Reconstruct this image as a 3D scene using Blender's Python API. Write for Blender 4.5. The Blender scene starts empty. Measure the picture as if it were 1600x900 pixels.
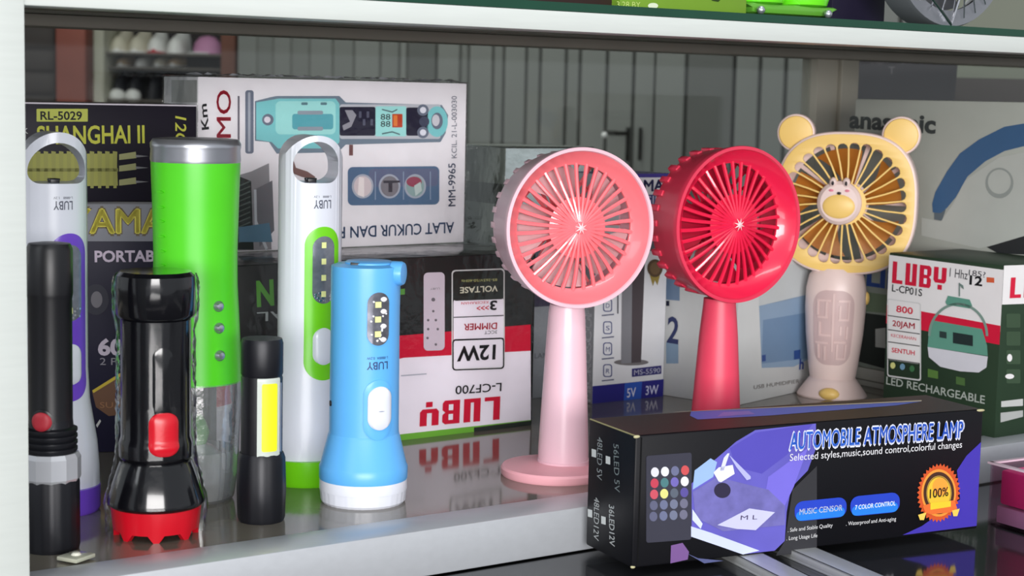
import bpy, bmesh, math, random
from mathutils import Vector, Matrix
random.seed(7)
PI = math.pi
C = bpy.context.scene.collection

# ------------------------------------------------------------------ camera
F_PX, CX, CY = 2700.0, 800.0, 450.0
H = 0.245                                  # camera height above the shelf glass
PITCH = math.atan(304 / F_PX); ROLL = math.atan(0.022)
fwd = Vector((0, math.cos(PITCH), -math.sin(PITCH)))
r0 = Vector((1, 0, 0)); u0 = Vector((0, math.sin(PITCH), math.cos(PITCH)))
rgt = r0 * math.cos(ROLL) + u0 * math.sin(ROLL)
upv = -r0 * math.sin(ROLL) + u0 * math.cos(ROLL)
CAM = Vector((0, 0, H))
cd = bpy.data.cameras.new('camera'); cam = bpy.data.objects.new('camera', cd); C.objects.link(cam)
cam.matrix_world = Matrix(((rgt.x, upv.x, -fwd.x, CAM.x), (rgt.y, upv.y, -fwd.y, CAM.y), (rgt.z, upv.z, -fwd.z, CAM.z), (0, 0, 0, 1)))
cd.sensor_width = 36; cd.lens = 36 * F_PX / 1600; cd.clip_start = 0.01; cd.clip_end = 100
cd.dof.use_dof = True; cd.dof.focus_distance = 1.06; cd.dof.aperture_fstop = 20
bpy.context.scene.camera = cam

# ------------------------------------------------------------------ world, lights, exposure
sc = bpy.context.scene
sc.view_settings.view_transform = 'Standard'; sc.view_settings.look = 'None'
sc.view_settings.exposure = 0.06; sc.view_settings.gamma = 1.0; sc.view_settings.use_curve_mapping = False
w = bpy.data.worlds.new('world'); sc.world = w; w.use_nodes = True
w.node_tree.nodes['Background'].inputs[0].default_value = (0.88, 0.94, 1.0, 1)
w.node_tree.nodes['Background'].inputs[1].default_value = 0.60

def area(name, loc, target, size, energy, col=(1, 1, 1), sy=None):
    l = bpy.data.lights.new(name, 'AREA'); l.energy = energy; l.size = size; l.color = col
    if sy: l.shape = 'RECTANGLE'; l.size_y = sy
    o = bpy.data.objects.new(name, l); C.objects.link(o); o.location = loc
    o.rotation_euler = (Vector(target) - Vector(loc)).to_track_quat('-Z', 'Y').to_euler()
    return o
area('daylight_opening', (-1.5, -0.7, 1.1), (0.0, 1.1, 0.05), 1.3, 11, (0.93, 0.97, 1.0), 0.9)
area('fluorescent_tube', (0.35, 0.1, 1.7), (0.1, 1.1, 0.05), 1.2, 5, (1.0, 0.98, 0.95), 0.12)
area('front_fill', (0.55, -3.0, 0.50), (0.05, 1.3, 0.12), 3.0, 165, (1.0, 0.98, 0.97), 0.9)  # added broad fill from the viewer's side, brightens the boxes under the upper shelf
area('background_fill', (-1.0, 4.5, 2.6), (0.0, 6.0, 0.3), 1.5, 62, (0.97, 1.0, 0.97), 0.3)  # added overhead fill that lifts the gate and shoe rack brightness

# ------------------------------------------------------------------ pixel helpers (photo 1600 x 900)
def ray(px, py): return fwd + rgt * ((px - CX) / F_PX) - upv * ((py - CY) / F_PX)
def W(px, py, z):
    d = ray(px, py); t = (z - H) / d.z; return CAM + d * t
def atY(px, py, Y):
    d = ray(px, py); return CAM + d * (Y / d.y)
def zat(x, y, px, py):
    d = ray(px, py); t = math.hypot(x, y) / math.hypot(d.x, d.y); return H + t * d.z
# cabinet frame: origin on the shelf's front edge, A along the front, D into the depth
A = Vector((0.8192, 0.5736, 0)); D = Vector((-0.5736, 0.8192, 0)); O0 = W(400, 870, 0); O0.z = 0
CABROT = math.atan2(A.y, A.x)
def cab(s, d, z=0): return O0 + A * s + D * d + Vector((0, 0, z))
def on_depth(px, d):                       # point of depth line d that shows at column px
    k = ray(px, 250); k = k.x / k.y
    b = O0 + D * d; s = (k * b.y - b.x) / (A.x - k * A.y); return b + A * s, s

# ------------------------------------------------------------------ materials
def lin(c): return tuple(((v / 255) / 12.92 if v / 255 <= .04045 else ((v / 255 + .055) / 1.055) ** 2.4) for v in c) + (1,)
MATS = {}
def mat(name, col, rough=0.5, metal=0.0, noise=0.06, scale=40, bump=0.0, coat=0.0, spec=0.5, trans=0.0, emit=0.0, stretch=None, detail=3):
    if name in MATS: return MATS[name]
    m = bpy.data.materials.new(name); m.use_nodes = True; nt = m.node_tree; b = nt.nodes['Principled BSDF']
    b.inputs['Roughness'].default_value = rough; b.inputs['Metallic'].default_value = metal
    b.inputs['Specular IOR Level'].default_value = spec; b.inputs['Coat Weight'].default_value = coat
    b.inputs['Transmission Weight'].default_value = trans
    tc = nt.nodes.new('ShaderNodeTexCoord'); nz = nt.nodes.new('ShaderNodeTexNoise')
    nz.inputs['Scale'].default_value = scale; nz.inputs['Detail'].default_value = detail
    if stretch:
        mp = nt.nodes.new('ShaderNodeMapping'); mp.inputs['Scale'].default_value = stretch
        nt.links.new(tc.outputs['Object'], mp.inputs[0]); nt.links.new(mp.outputs[0], nz.inputs['Vector'])
    else: nt.links.new(tc.outputs['Object'], nz.inputs['Vector'])
    c = lin(col); mx = nt.nodes.new('ShaderNodeMix'); mx.data_type = 'RGBA'
    mx.inputs[6].default_value = tuple(max(0, v * (1 - noise)) for v in c[:3]) + (1,)
    mx.inputs[7].default_value = tuple(min(1, v * (1 + noise)) for v in c[:3]) + (1,)
    nt.links.new(nz.outputs[0], mx.inputs[0]); nt.links.new(mx.outputs[2], b.inputs['Base Color'])
    if bump:
        bp = nt.nodes.new('ShaderNodeBump'); bp.inputs['Strength'].default_value = bump; bp.inputs['Distance'].default_value = 0.002
        nt.links.new(nz.outputs[0], bp.inputs['Height']); nt.links.new(bp.outputs[0], b.inputs['Normal'])
    if emit:
        b.inputs['Emission Color'].default_value = c; b.inputs['Emission Strength'].default_value = emit
    MATS[name] = m; return m
def film(name, tint=(255, 255, 255), gloss=0.10, rough=0.12, bump=0.6, scale=30, fres=1.25, gcol=(255, 255, 255), milk=0.0):
    """clear film or pane: mostly see-through, with a glossy skin"""
    if name in MATS: return MATS[name]
    m = bpy.data.materials.new(name); m.use_nodes = True; nt = m.node_tree; nt.nodes.remove(nt.nodes['Principled BSDF'])
    out = nt.nodes['Material Output']; tr = nt.nodes.new('ShaderNodeBsdfTransparent'); gl = nt.nodes.new('ShaderNodeBsdfGlossy')
    tr.inputs[0].default_value = lin(tint); gl.inputs['Roughness'].default_value = rough; gl.inputs[0].default_value = lin(gcol)
    fr = nt.nodes.new('ShaderNodeFresnel'); fr.inputs[0].default_value = fres
    ad = nt.nodes.new('ShaderNodeMath'); ad.operation = 'ADD'; ad.use_clamp = True; ad.inputs[1].default_value = gloss
    nt.links.new(fr.outputs[0], ad.inputs[0])
    mx = nt.nodes.new('ShaderNodeMixShader'); src = tr
    if milk:
        df = nt.nodes.new('ShaderNodeBsdfDiffuse'); df.inputs[0].default_value = (.75, .77, .78, 1); src = nt.nodes.new('ShaderNodeMixShader'); src.inputs[0].default_value = milk; nt.links.new(tr.outputs[0], src.inputs[1]); nt.links.new(df.outputs[0], src.inputs[2])
    nt.links.new(ad.outputs[0], mx.inputs[0]); nt.links.new(src.outputs[0], mx.inputs[1]); nt.links.new(gl.outputs[0], mx.inputs[2])
    nt.links.new(mx.outputs[0], out.inputs[0])
    if bump:
        tc = nt.nodes.new('ShaderNodeTexCoord'); nz = nt.nodes.new('ShaderNodeTexNoise'); nz.inputs['Scale'].default_value = scale; nz.inputs['Detail'].default_value = 4
        nt.links.new(tc.outputs['Object'], nz.inputs['Vector'])
        bp = nt.nodes.new('ShaderNodeBump'); bp.inputs['Strength'].default_value = bump; bp.inputs['Distance'].default_value = 0.003
        nt.links.new(nz.outputs[0], bp.inputs['Height']); nt.links.new(bp.outputs[0], gl.inputs['Normal']); nt.links.new(bp.outputs[0], fr.inputs['Normal'])
    MATS[name] = m; return m
def ink(r, g, b, rough=0.45): return mat('ink_%d_%d_%d' % (r, g, b), (r, g, b), rough, noise=0.05, scale=60, spec=0.22 if max(r, g, b) < 80 else 0.4)

ALU = mat('white_aluminium', (200, 205, 201), 0.38, 0.0, 0.05, 30, stretch=(1, 1, 14))
ALU2 = mat('brushed_aluminium', (172, 175, 175), 0.34, 0.6, 0.08, 30, stretch=(1, 12, 12))
ALUD = mat('dull_aluminium', (138, 132, 122), 0.5, 0.1, 0.1, 20)
GLASSEDGE = mat('glass_edge_green', (14, 62, 44), 0.15, 0, 0.2, 30)
BLACKP = mat('black_plastic', (20, 20, 24), 0.38, 0, 0.1, 50)
BLACKG = mat('black_gloss_plastic', (13, 13, 17), 0.14, 0, 0.05, 50, coat=0.25)
BLACKM = mat('black_anodised_metal', (24, 25, 31), 0.42, 0.3, 0.1, 60)
SILVER = mat('silver_metal', (190, 192, 200), 0.3, 0.85, 0.05, 60)
CHROME = mat('chrome_plastic', (215, 215, 220), 0.16, 1.0, 0.02, 60)
WHITEP = mat('white_plastic', (226, 229, 240), 0.3, 0, 0.03, 60, coat=0.15)
PURPLE = mat('purple_plastic', (116, 72, 208), 0.3, 0, 0.04, 60)
LIME = mat('lime_plastic', (116, 214, 20), 0.32, 0, 0.04, 60)
GREEN = mat('green_plastic', (84, 214, 30), 0.36, 0, 0.04, 60)
BLUE = mat('sky_blue_plastic', (98, 180, 246), 0.34, 0, 0.03, 60)
RED = mat('red_plastic', (198, 14, 34), 0.3, 0, 0.05, 60)
YELLOWCOB = mat('yellow_cob_panel', (240, 246, 30), 0.45, 0, 0.03, 80)
LEDY = mat('led_phosphor', (232, 236, 160), 0.5, 0, 0.03, 80)
CLEARP = film('clear_plastic', (240, 242, 242), 0.10, 0.10, 0.25, 60, 1.3, milk=.16)
WRAP = film('crumpled_wrap', (250, 250, 250), 0.03, 0.10, 1.0, 35, 1.25)
SHRINK = film('shrink_wrap', (252, 252, 252), 0.02, 0.12, 0.9, 45, 1.15)

# ------------------------------------------------------------------ object helpers
def thing(name, label, cat, loc=(0, 0, 0), rz=0.0, group=None, kind=None):
    o = bpy.data.objects.new(name, None); C.objects.link(o); o.location = loc; o.rotation_euler = (0, 0, rz)
    o.empty_display_size = 0.02; o['label'] = label; o['category'] = cat
    if group: o['group'] = group
    if kind: o['kind'] = kind
    o['_'] = 0; del o['_']
    return o
def M_of(o): return Matrix.Translation(o.location) @ Matrix.Rotation(o.rotation_euler.z, 4, 'Z')
def part(name, bm, mats, parent=None, ang=35, label=None, flat=False):
    if not isinstance(mats, (list, tuple)): mats = [mats]
    me = bpy.data.meshes.new(name); bmesh.ops.recalc_face_normals(bm, faces=bm.faces) if not flat else None
    bm.to_mesh(me); bm.free()
    for m in mats: me.materials.append(m)
    if not flat:
        me.polygons.foreach_set('use_smooth', [True] * len(me.polygons)); me.set_sharp_from_angle(angle=math.radians(ang))
    o = bpy.data.objects.new(name, me); C.objects.link(o)
    if parent: o.parent = parent
    if label: o['label'] = label
    return o
def struct(name, bm, mats, ang=35):
    o = part(name, bm, mats, None, ang); o['kind'] = 'structure'; return o
def box(bm, lo, hi, mi=0, bev=0.0, M=None):
    lo, hi = Vector(lo), Vector(hi)
    r = bmesh.ops.create_cube(bm, size=1.0); vs = r['verts']
    for v in vs:
        v.co = Vector([(lo[i] + hi[i]) / 2 + v.co[i] * (hi[i] - lo[i]) for i in range(3)])
    fs = list({f for v in vs for f in v.link_faces})
    for f in fs: f.material_index = mi
    if bev:
        es = list({e for v in vs for e in v.link_edges})
        rr = bmesh.ops.bevel(bm, geom=es, offset=bev, segments=2, affect='EDGES', profile=0.5)
        vs = list({v for f in rr['faces'] for v in f.verts} | {v for v in vs if v.is_valid})
        for f in rr['faces']: f.material_index = mi
    if M is not None:
        for v in vs: v.co = M @ v.co
    return vs
def lathe(bm, prof, seg=64, mi=0, ea=1.0, eb=1.0, rip=None, cap=True, M=None):
    rings = []; vs = []
    for (r, z) in prof:
        ring = []
        for k in range(seg):
            t = 2 * PI * k / seg; rr = r * (rip(t, z) if rip else 1)
            v = bm.verts.new((rr * ea * math.sin(t), -rr * eb * math.cos(t), z)); ring.append(v); vs.append(v)
        rings.append(ring)
    for i in range(len(rings) - 1):
        for k in range(seg):
            f = bm.faces.new((rings[i][k], rings[i][(k + 1) % seg], rings[i + 1][(k + 1) % seg], rings[i + 1][k])); f.material_index = mi
    if cap:
        for ring in (rings[0], rings[-1]):
            f = bm.faces.new(ring); f.material_index = mi
    if M is not None:
        for v in vs: v.co = M @ v.co
    return vs
def interp(prof):
    p = sorted(prof, key=lambda q: q[1])
    def f(z):
        if z <= p[0][1]: return p[0][0]
        for a, b in zip(p, p[1:]):
            if z <= b[1]: return a[0] + (b[0] - a[0]) * ((z - a[1]) / max(1e-9, b[1] - a[1]))
        return p[-1][0]
    return f
def tube(bm, pts, r, seg=8, mi=0, closed=False):
    pts = [Vector(p) for p in pts]; n = len(pts); rings = []; side = None
    for i, p in enumerate(pts):
        a = pts[(i - 1) % n] if (closed or i > 0) else p; b = pts[(i + 1) % n] if (closed or i < n - 1) else p
        t = (b - a).normalized()
        if side is None: side = t.orthogonal().normalized()
        side = (side - t * side.dot(t)); side = side.normalized() if side.length > 1e-6 else t.orthogonal().normalized()
        o = t.cross(side); rr = r[i] if isinstance(r, (list, tuple)) else r
        rings.append([bm.verts.new(p + side * (rr * math.cos(2 * PI * k / seg)) + o * (rr * math.sin(2 * PI * k / seg))) for k in range(seg)])
    for i in range(n if closed else n - 1):
        for k in range(seg):
            f = bm.faces.new((rings[i][k], rings[i][(k + 1) % seg], rings[(i + 1) % n][(k + 1) % seg], rings[(i + 1) % n][k])); f.material_index = mi
    if not closed:
        for g in (rings[0], rings[-1]): bm.faces.new(g).material_index = mi
def sphere(bm, c, r, mi=0, seg=20, sc3=(1, 1, 1)):
    rr = bmesh.ops.create_uvsphere(bm, u_segments=seg, v_segments=seg // 2, radius=1.0)
    for v in rr['verts']: v.co = Vector([c[i] + v.co[i] * r * sc3[i] for i in range(3)])
    for f in {f for v in rr['verts'] for f in v.link_faces}: f.material_index = mi
    return rr['verts']
def stad_hw(v, w, h, shape='stadium'):
    if shape == 'rect': return w / 2
    r = w / 2 if shape == 'stadium' else shape
    k = abs(v) - (h / 2 - r)
    if k <= 0: return w / 2
    return w / 2 - r + math.sqrt(max(0, r * r - k * k))
def patch(bm, rf, th0, zc, w, h, off, mi=0, shape='stadium', ea=1.0, eb=1.0, dome=0.0, under=0.0008, rows=28, cols=10):
    """a thin plate bent over a turned body: top skin at radius+off, skirt down into the body"""
    R0 = rf(zc); top = []; sk = []
    def pos(u, v, o):
        z = zc + v; R = rf(z) + o; t = th0 + u / (R0 * ea); return (R * ea * math.sin(t), -R * eb * math.cos(t), z)
    for i in range(rows + 1):
        q = -math.cos(PI * i / rows); v = q * h / 2 * 0.9995; hw = max(stad_hw(v, w, h, shape), w * 0.02)
        row = []
        for j in range(cols + 1):
            s = -1 + 2 * j / cols; e = 1 - max(abs(s), abs(q)) ** 4
            row.append(bm.verts.new(pos(s * hw, v, off + dome * max(0, e))))
        top.append(row)
    for i in range(rows):
        for j in range(cols): bm.faces.new((top[i][j], top[i][j + 1], top[i + 1][j + 1], top[i + 1][j])).material_index = mi
    loop = top[0][:] + [top[i][cols] for i in range(1, rows + 1)] + top[rows][cols - 1::-1] + [top[i][0] for i in range(rows - 1, 0, -1)]
    low = []
    for v in loop:
        d = Vector((v.co.x, v.co.y, 0)); L = d.length; low.append(bm.verts.new(v.co - d / L * (off + under)))
    n = len(loop)
    for k in range(n): bm.faces.new((loop[k], low[k], low[(k + 1) % n], loop[(k + 1) % n])).material_index = mi
def plate(outline, holes, thick, bev=0.0, res=2):
    """plate in the XZ plane (thickness along Y, centred) cut from a 2D outline with holes -> bmesh"""
    cu = bpy.data.curves.new('c', 'CURVE'); cu.dimensions = '2D'; cu.fill_mode = 'BOTH'; cu.extrude = max(1e-5, thick / 2 - bev); cu.bevel_depth = bev; cu.bevel_resolution = res
    if bev: cu.offset = -bev
    for lp in [outline] + list(holes):
        sp = cu.splines.new('POLY'); sp.points.add(len(lp) - 1)
        for p, q in zip(sp.points, lp): p.co = (q[0], q[1], 0, 1)
        sp.use_cyclic_u = True
    o = bpy.data.objects.new('c', cu); me = bpy.data.meshes.new_from_object(o); bm = bmesh.new(); bm.from_mesh(me)
    bpy.data.objects.remove(o); bpy.data.curves.remove(cu); bpy.data.meshes.remove(me)
    bmesh.ops.remove_doubles(bm, verts=bm.verts, dist=1e-6)
    for f in bm.faces: f.material_index = 0
    for v in bm.verts: v.co = Vector((v.co.x, -v.co.z, v.co.y))
    return bm
def circ(cx, cy, r, n=32, ry=None, a0=0, a1=2 * PI):
    return [(cx + r * math.cos(a0 + (a1 - a0) * k / n), cy + (ry or r) * math.sin(a0 + (a1 - a0) * k / n)) for k in range(n if abs(a1 - a0 - 2 * PI) < 1e-6 else n + 1)]
def rrect(x0, y0, x1, y1, r, sl=0.0, n=6):
    pts = []
    for (cx, cy, a) in ((x1 - r, y1 - r, 0), (x0 + r, y1 - r, PI / 2), (x0 + r, y0 + r, PI), (x1 - r, y0 + r, 1.5 * PI)):
        for k in range(n + 1):
            t = a + PI / 2 * k / n; x = cx + r * math.cos(t); pts.append((x, cy + r * math.sin(t) + sl * (x - x0)))
    return pts
TXT = {}
def text_mesh(s, bold):
    key = (s, bold)
    if key not in TXT:
        cu = bpy.data.curves.new('t', 'FONT'); cu.body = s; cu.size = 1.0; cu.resolution_u = 3; cu.offset = 0 if 'M' in s and bold > 0 else bold
        o = bpy.data.objects.new('t', cu); me = bpy.data.meshes.new_from_object(o)
        vs = [tuple(v.co[:2]) for v in me.vertices]; fs = [tuple(p.vertices) for p in me.polygons]
        bpy.data.objects.remove(o); bpy.data.curves.remove(cu); bpy.data.meshes.remove(me)
        if 'M' in s and bold > 0:
            n = len(vs); base = vs; b0 = fs; vs = []; fs = []
            for i, (dx, dy) in enumerate(((-bold, 0), (bold, 0), (0, bold * .8), (0, -bold * .8))):
                vs += [(x + dx, y + dy) for x, y in base]; fs += [tuple(q + i * n for q in f) for f in b0]
        if not vs: vs = [(0, 0)]
        xs = [v[0] for v in vs]; TXT[key] = (vs, fs, min(xs), max(xs))
    return TXT[key]
CAPH = 0.70
def bm_append(bm, vs, fs, mi):
    nv = [bm.verts.new(v) for v in vs]
    for f in fs:
        try: bm.faces.new([nv[i] for i in f]).material_index = mi
        except ValueError: pass
def wrap_text(bm, s, rf, th0, zc, width, cap, off=0.0003, rot=True, mi=0, bold=0.01, ea=1.0, eb=1.0):
    vs, fs, x0, x1 = text_mesh(s, bold); R0 = rf(zc); out = []
    for (x, y) in vs:
        u = ((x - x0) / (x1 - x0) - 0.5) * width; v = y / CAPH * cap - cap / 2
        if rot: u, v = -u, -v
        z = zc + v; R = rf(z) + off; t = th0 + u / (R0 * ea); out.append((R * ea * math.sin(t), -R * eb * math.cos(t), z))
    bm_append(bm, out, fs, mi)

class Face:
    """a flat side of a thing; prints are given by photo pixels of what is printed there and stored as real geometry on that side"""
    def __init__(s, root, O, U, V):
        s.root = root; s.O = Vector(O); s.U = Vector(U); s.V = Vector(V); s.N = s.U.cross(s.V); s.Mi = M_of(root).inverted()
        s.art = bmesh.new(); s.txt = bmesh.new(); s.am = []; s.tm = []; s.lay = 0
    def uv(s, px, py):
        o = s.Mi @ CAM; d = (s.Mi.to_3x3() @ ray(px, py)); t = (s.O - o).dot(s.N) / d.dot(s.N); p = o + d * t - s.O
        return Vector((p.dot(s.U), p.dot(s.V)))
    def P(s, u, v, off): return s.O + s.U * u + s.V * v + s.N * off
    def slot(s, L, m):
        if m not in L: L.append(m)
        return L.index(m)
    def poly(s, pts, m, layer=1, px=True, clip=None):
        q = [s.uv(*p) if px else Vector(p) for p in pts]
        if clip: q = [Vector((min(max(p.x, clip[0]), clip[2]), min(max(p.y, clip[1]), clip[3]))) for p in q]
        vs = [s.art.verts.new(s.P(p.x, p.y, 0.00012 * layer)) for p in q]
        f = s.art.faces.new(vs); f.material_index = s.slot(s.am, m); f.normal_update()
        if f.normal.dot(s.N) < 0: f.normal_flip()
        return f
    def ring(s, outer, inner, m, layer=1):
        a = [s.uv(*p) for p in outer]; b = [s.uv(*p) for p in inner]; n = len(a); mi = s.slot(s.am, m)
        va = [s.art.verts.new(s.P(p.x, p.y, 0.00012 * layer)) for p in a]; vb = [s.art.verts.new(s.P(p.x, p.y, 0.00012 * layer)) for p in b]
        for k in range(n): s.art.faces.new((va[k], va[(k + 1) % n], vb[(k + 1) % n], vb[k])).material_index = mi
    def text(s, body, p0, p1, h, m, layer=3, bold=0.0, shear=0.0):
        vs, fs, x0, x1 = text_mesh(body, bold); a = s.uv(*p0); b = s.uv(*p1); e = b - a; wd = e.length; e = e / wd; n = Vector((-e.y, e.x))
        if abs(p1[0] - p0[0]) > abs(p1[1] - p0[1]): hh = (s.uv(p0[0], p0[1] + h) - a).length
        else: hh = (s.uv(p0[0] + h, p0[1]) - a).length
        out = []
        for (x, y) in vs:
            q = a + e * ((x - x0) / (x1 - x0) * wd + shear * y / CAPH * hh) + n * (y / CAPH * hh); out.append(s.P(q.x, q.y, 0.00012 * layer))
        bm_append(s.txt, out, fs, s.slot(s.tm, m))
    def done(s, art='printed_artwork', txt='lettering', la=None, lt=None):
        if len(s.art.verts): part(art, s.art, s.am, s.root, flat=True, label=la)
        if len(s.txt.verts): part(txt, s.txt, s.tm, s.root, flat=True, label=lt)
        s.art = bmesh.new(); s.txt = bmesh.new(); s.am = []; s.tm = []

class Carton:
    """printed box: bottom front corners from the photo on plane z0, height from a photo row, true depth"""
    def __init__(s, name, label, cat, bl, br, z0, top, depth, m, group=None, bev=0.0008, hgt=None, mats=None):
        a = W(*bl, z0) if len(bl) == 2 else Vector(bl); b = W(*br, z0) if len(br) == 2 else Vector(br)
        s.L = (b - a).length; s.rz = math.atan2(b.y - a.y, b.x - a.x); s.Dp = depth
        s.h = hgt if hgt else zat(a.x, a.y, bl[0], top) - z0
        ex = Vector((math.cos(s.rz), math.sin(s.rz), 0)); ey = Vector((-ex.y, ex.x, 0))
        c = (a + b) / 2 + ey * depth / 2; c.z = z0
        s.root = thing(name, label, cat, c, s.rz, group); s.z0 = z0; s.ztop = z0 + s.h
        bm = bmesh.new(); box(bm, (-s.L / 2, -depth / 2, 0), (s.L / 2, depth / 2, s.h), 0, bev); s.body = part('box_body', bm, mats or m, s.root)
        s.front = Face(s.root, (-s.L / 2, -depth / 2, 0), (1, 0, 0), (0, 0, 1))
        s.left = Face(s.root, (-s.L / 2, depth / 2, 0), (0, -1, 0), (0, 0, 1))
        s.right = Face(s.root, (s.L / 2, -depth / 2, 0), (0, 1, 0), (0, 0, 1))
        s.top = Face(s.root, (-s.L / 2, -depth / 2, s.h), (1, 0, 0), (0, 1, 0))
    def fill(s, face, u0, v0, u1, v1, m, layer=1, w=None):
        w = w or (s.L if face in (s.front, s.top) else s.Dp); hh = s.h if face is not s.top else s.Dp
        face.poly([(u0 * w, v0 * hh), (u1 * w, v0 * hh), (u1 * w, v1 * hh), (u0 * w, v1 * hh)], m, layer, px=False)
    def wrap(s, g=0.0012, m=None):
        bm = bmesh.new(); box(bm, (-s.L / 2 - g, -s.Dp / 2 - g, 0.0002), (s.L / 2 + g, s.Dp / 2 + g, s.h + g), 0, 0.0008); part('shrink_wrap', bm, m or SHRINK, s.root, label='clear glossy wrap')

# ================================================================== SETTING
def cabbox(bm, s0, s1, d0, d1, z0, z1, mi=0, bev=0.0):
    Mx = Matrix.Translation(O0) @ Matrix.Rotation(CABROT, 4, 'Z'); box(bm, (s0, d0, z0), (s1, d1, z1), mi, bev, Mx)
floor_m = mat('floor_concrete', (96, 92, 86), 0.7, 0, 0.15, 6)
bm = bmesh.new(); box(bm, (-9, -3, -1.0), (9, 12, -0.9)); struct('floor', bm, floor_m)
bm = bmesh.new(); box(bm, (-9, 9.0, -0.9), (9, 9.1, 3.2)); struct('wall_back', bm, mat('dim_wall_paint', (70, 64, 62), 0.8, 0, 0.2, 2))
bm = bmesh.new(); box(bm, (-9, 2.2, 3.2), (9, 9.1, 3.3)); struct('ceiling', bm, mat('ceiling_paint', (120, 116, 110), 0.8, 0, 0.1, 2))

# ---- display cabinet: one thing
S0, S1, DEP = -0.36, 1.15, 0.40
RAILZ = 0.281
cabinet = thing('display_cabinet', 'glass display cabinet with white aluminium rails holding the torches and fans', 'cabinet', (0, 0, 0))
GL = mat('grey_tinted_shelf_glass', (106, 101, 91), 0.09, 0, 0.16, 14, spec=0.5)
bm = bmesh.new(); cabbox(bm, S0, S1, 0.030, DEP, -0.006, 0.0); part('glass_shelf', bm, GL, cabinet)
bm = bmesh.new(); cabbox(bm, S0, S1, 0.0, 0.0302, -0.026, 0.0008, 0, 0.0010)
part('front_rail', bm, mat('front_rail_aluminium', (182, 185, 190), 0.36, 0.25, 0.06, 25, stretch=(1, 10, 10)), cabinet)
bm = bmesh.new(); cabbox(bm, S0, S1, DEP - 0.012, DEP + 0.012, -0.026, 0.026, 0, 0.001); part('back_rail', bm, ALUD, cabinet)
bm = bmesh.new(); cabbox(bm, S0, S1, 0.0, 0.026, RAILZ, RAILZ + 0.0112, 0, 0.0006); part('top_rail', bm, ALU, cabinet)
bm = bmesh.new(); cabbox(bm, S0, S1, DEP - 0.03, DEP + 0.012, RAILZ + 0.003, RAILZ + 0.0112, 0, 0.0006)
cabbox(bm, S0, S1, 0.12, DEP - 0.14, RAILZ + 0.009, RAILZ + 0.0112, 0, 0.0006)
part('upper_back_rail', bm, ALUD, cabinet)
sp = -0.1215
bm = bmesh.new(); cabbox(bm, sp - 0.045, sp, -0.0012, 0.026, -0.40, 0.62, 0, 0.001); part('corner_post', bm, ALU, cabinet, label='white aluminium post')
bm = bmesh.new(); cabbox(bm, S0, S1, 0.0, DEP, RAILZ + 0.0114, RAILZ + 0.0162); part('upper_glass_shelf', bm, GLASSEDGE, cabinet, label='glass shelf with dark green edge')
# rear post at the back corner
pc, s_post = on_depth(1292, DEP)
wpost = (on_depth(1323, DEP)[1] - on_depth(1259, DEP)[1])
bm = bmesh.new(); cabbox(bm, s_post - wpost / 2, s_post + wpost / 2, DEP - 0.011, DEP + 0.011, 0.026, RAILZ + 0.003, 0, 0.001)
cabbox(bm, s_post - 0.001, s_post + 0.003, DEP - 0.016, DEP - 0.011, 0.026, RAILZ + 0.003, 0, 0.0008)
part('rear_post', bm, mat('rear_post_m', (168, 164, 152), .45, .1, .08, 20), cabinet)
bm = bmesh.new(); cabbox(bm, S0, s_post - wpost / 2, DEP - 0.0015, DEP + 0.0015, 0.026, RAILZ + 0.003); part('rear_glass_panel', bm, film('rear_glass', (238, 240, 238), 0.02, 0.05, 0.0, 20, 1.12), cabinet)
bm = bmesh.new(); cabbox(bm, s_post + wpost / 2, S1, DEP - 0.0015, DEP + 0.0015, 0.026, RAILZ + 0.003); part('rear_glass_panel', bm, MATS['rear_glass'], cabinet)
bm = bmesh.new(); cabbox(bm, S0, S1, 0.03, DEP, -0.40, -0.38)
cabbox(bm, S0, S1, DEP, DEP + 0.004, -0.38, -0.027)
part('lower_panel', bm, mat('cabinet_dark_panel', (52, 48, 46), 0.6, 0, 0.1, 10), cabinet)
# small clear corner plate lying on the rail
cp = W(119, 873, 0.0008)
clip = thing('glass_clip', 'small clear square plate lying on the front rail beside the far left torch', 'clip', cp, CABROT + 0.5)
bm = bmesh.new(); box(bm, (-0.0075, -0.0065, 0), (0.0075, 0.0065, 0.0022), 0, 0.0005); part('plate', bm, mat('clear_acrylic', (176, 178, 160), 0.15, 0, 0.05, 40, coat=0.5), clip)
bm = bmesh.new(); lathe(bm, [(0.0001, 0.0036), (0.0018, 0.0034), (0.0026, 0.0026), (0.0027, 0.0022)], 16); part('screw_cap', bm, mat('pale_cap', (214, 214, 200), 0.3), clip)

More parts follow.
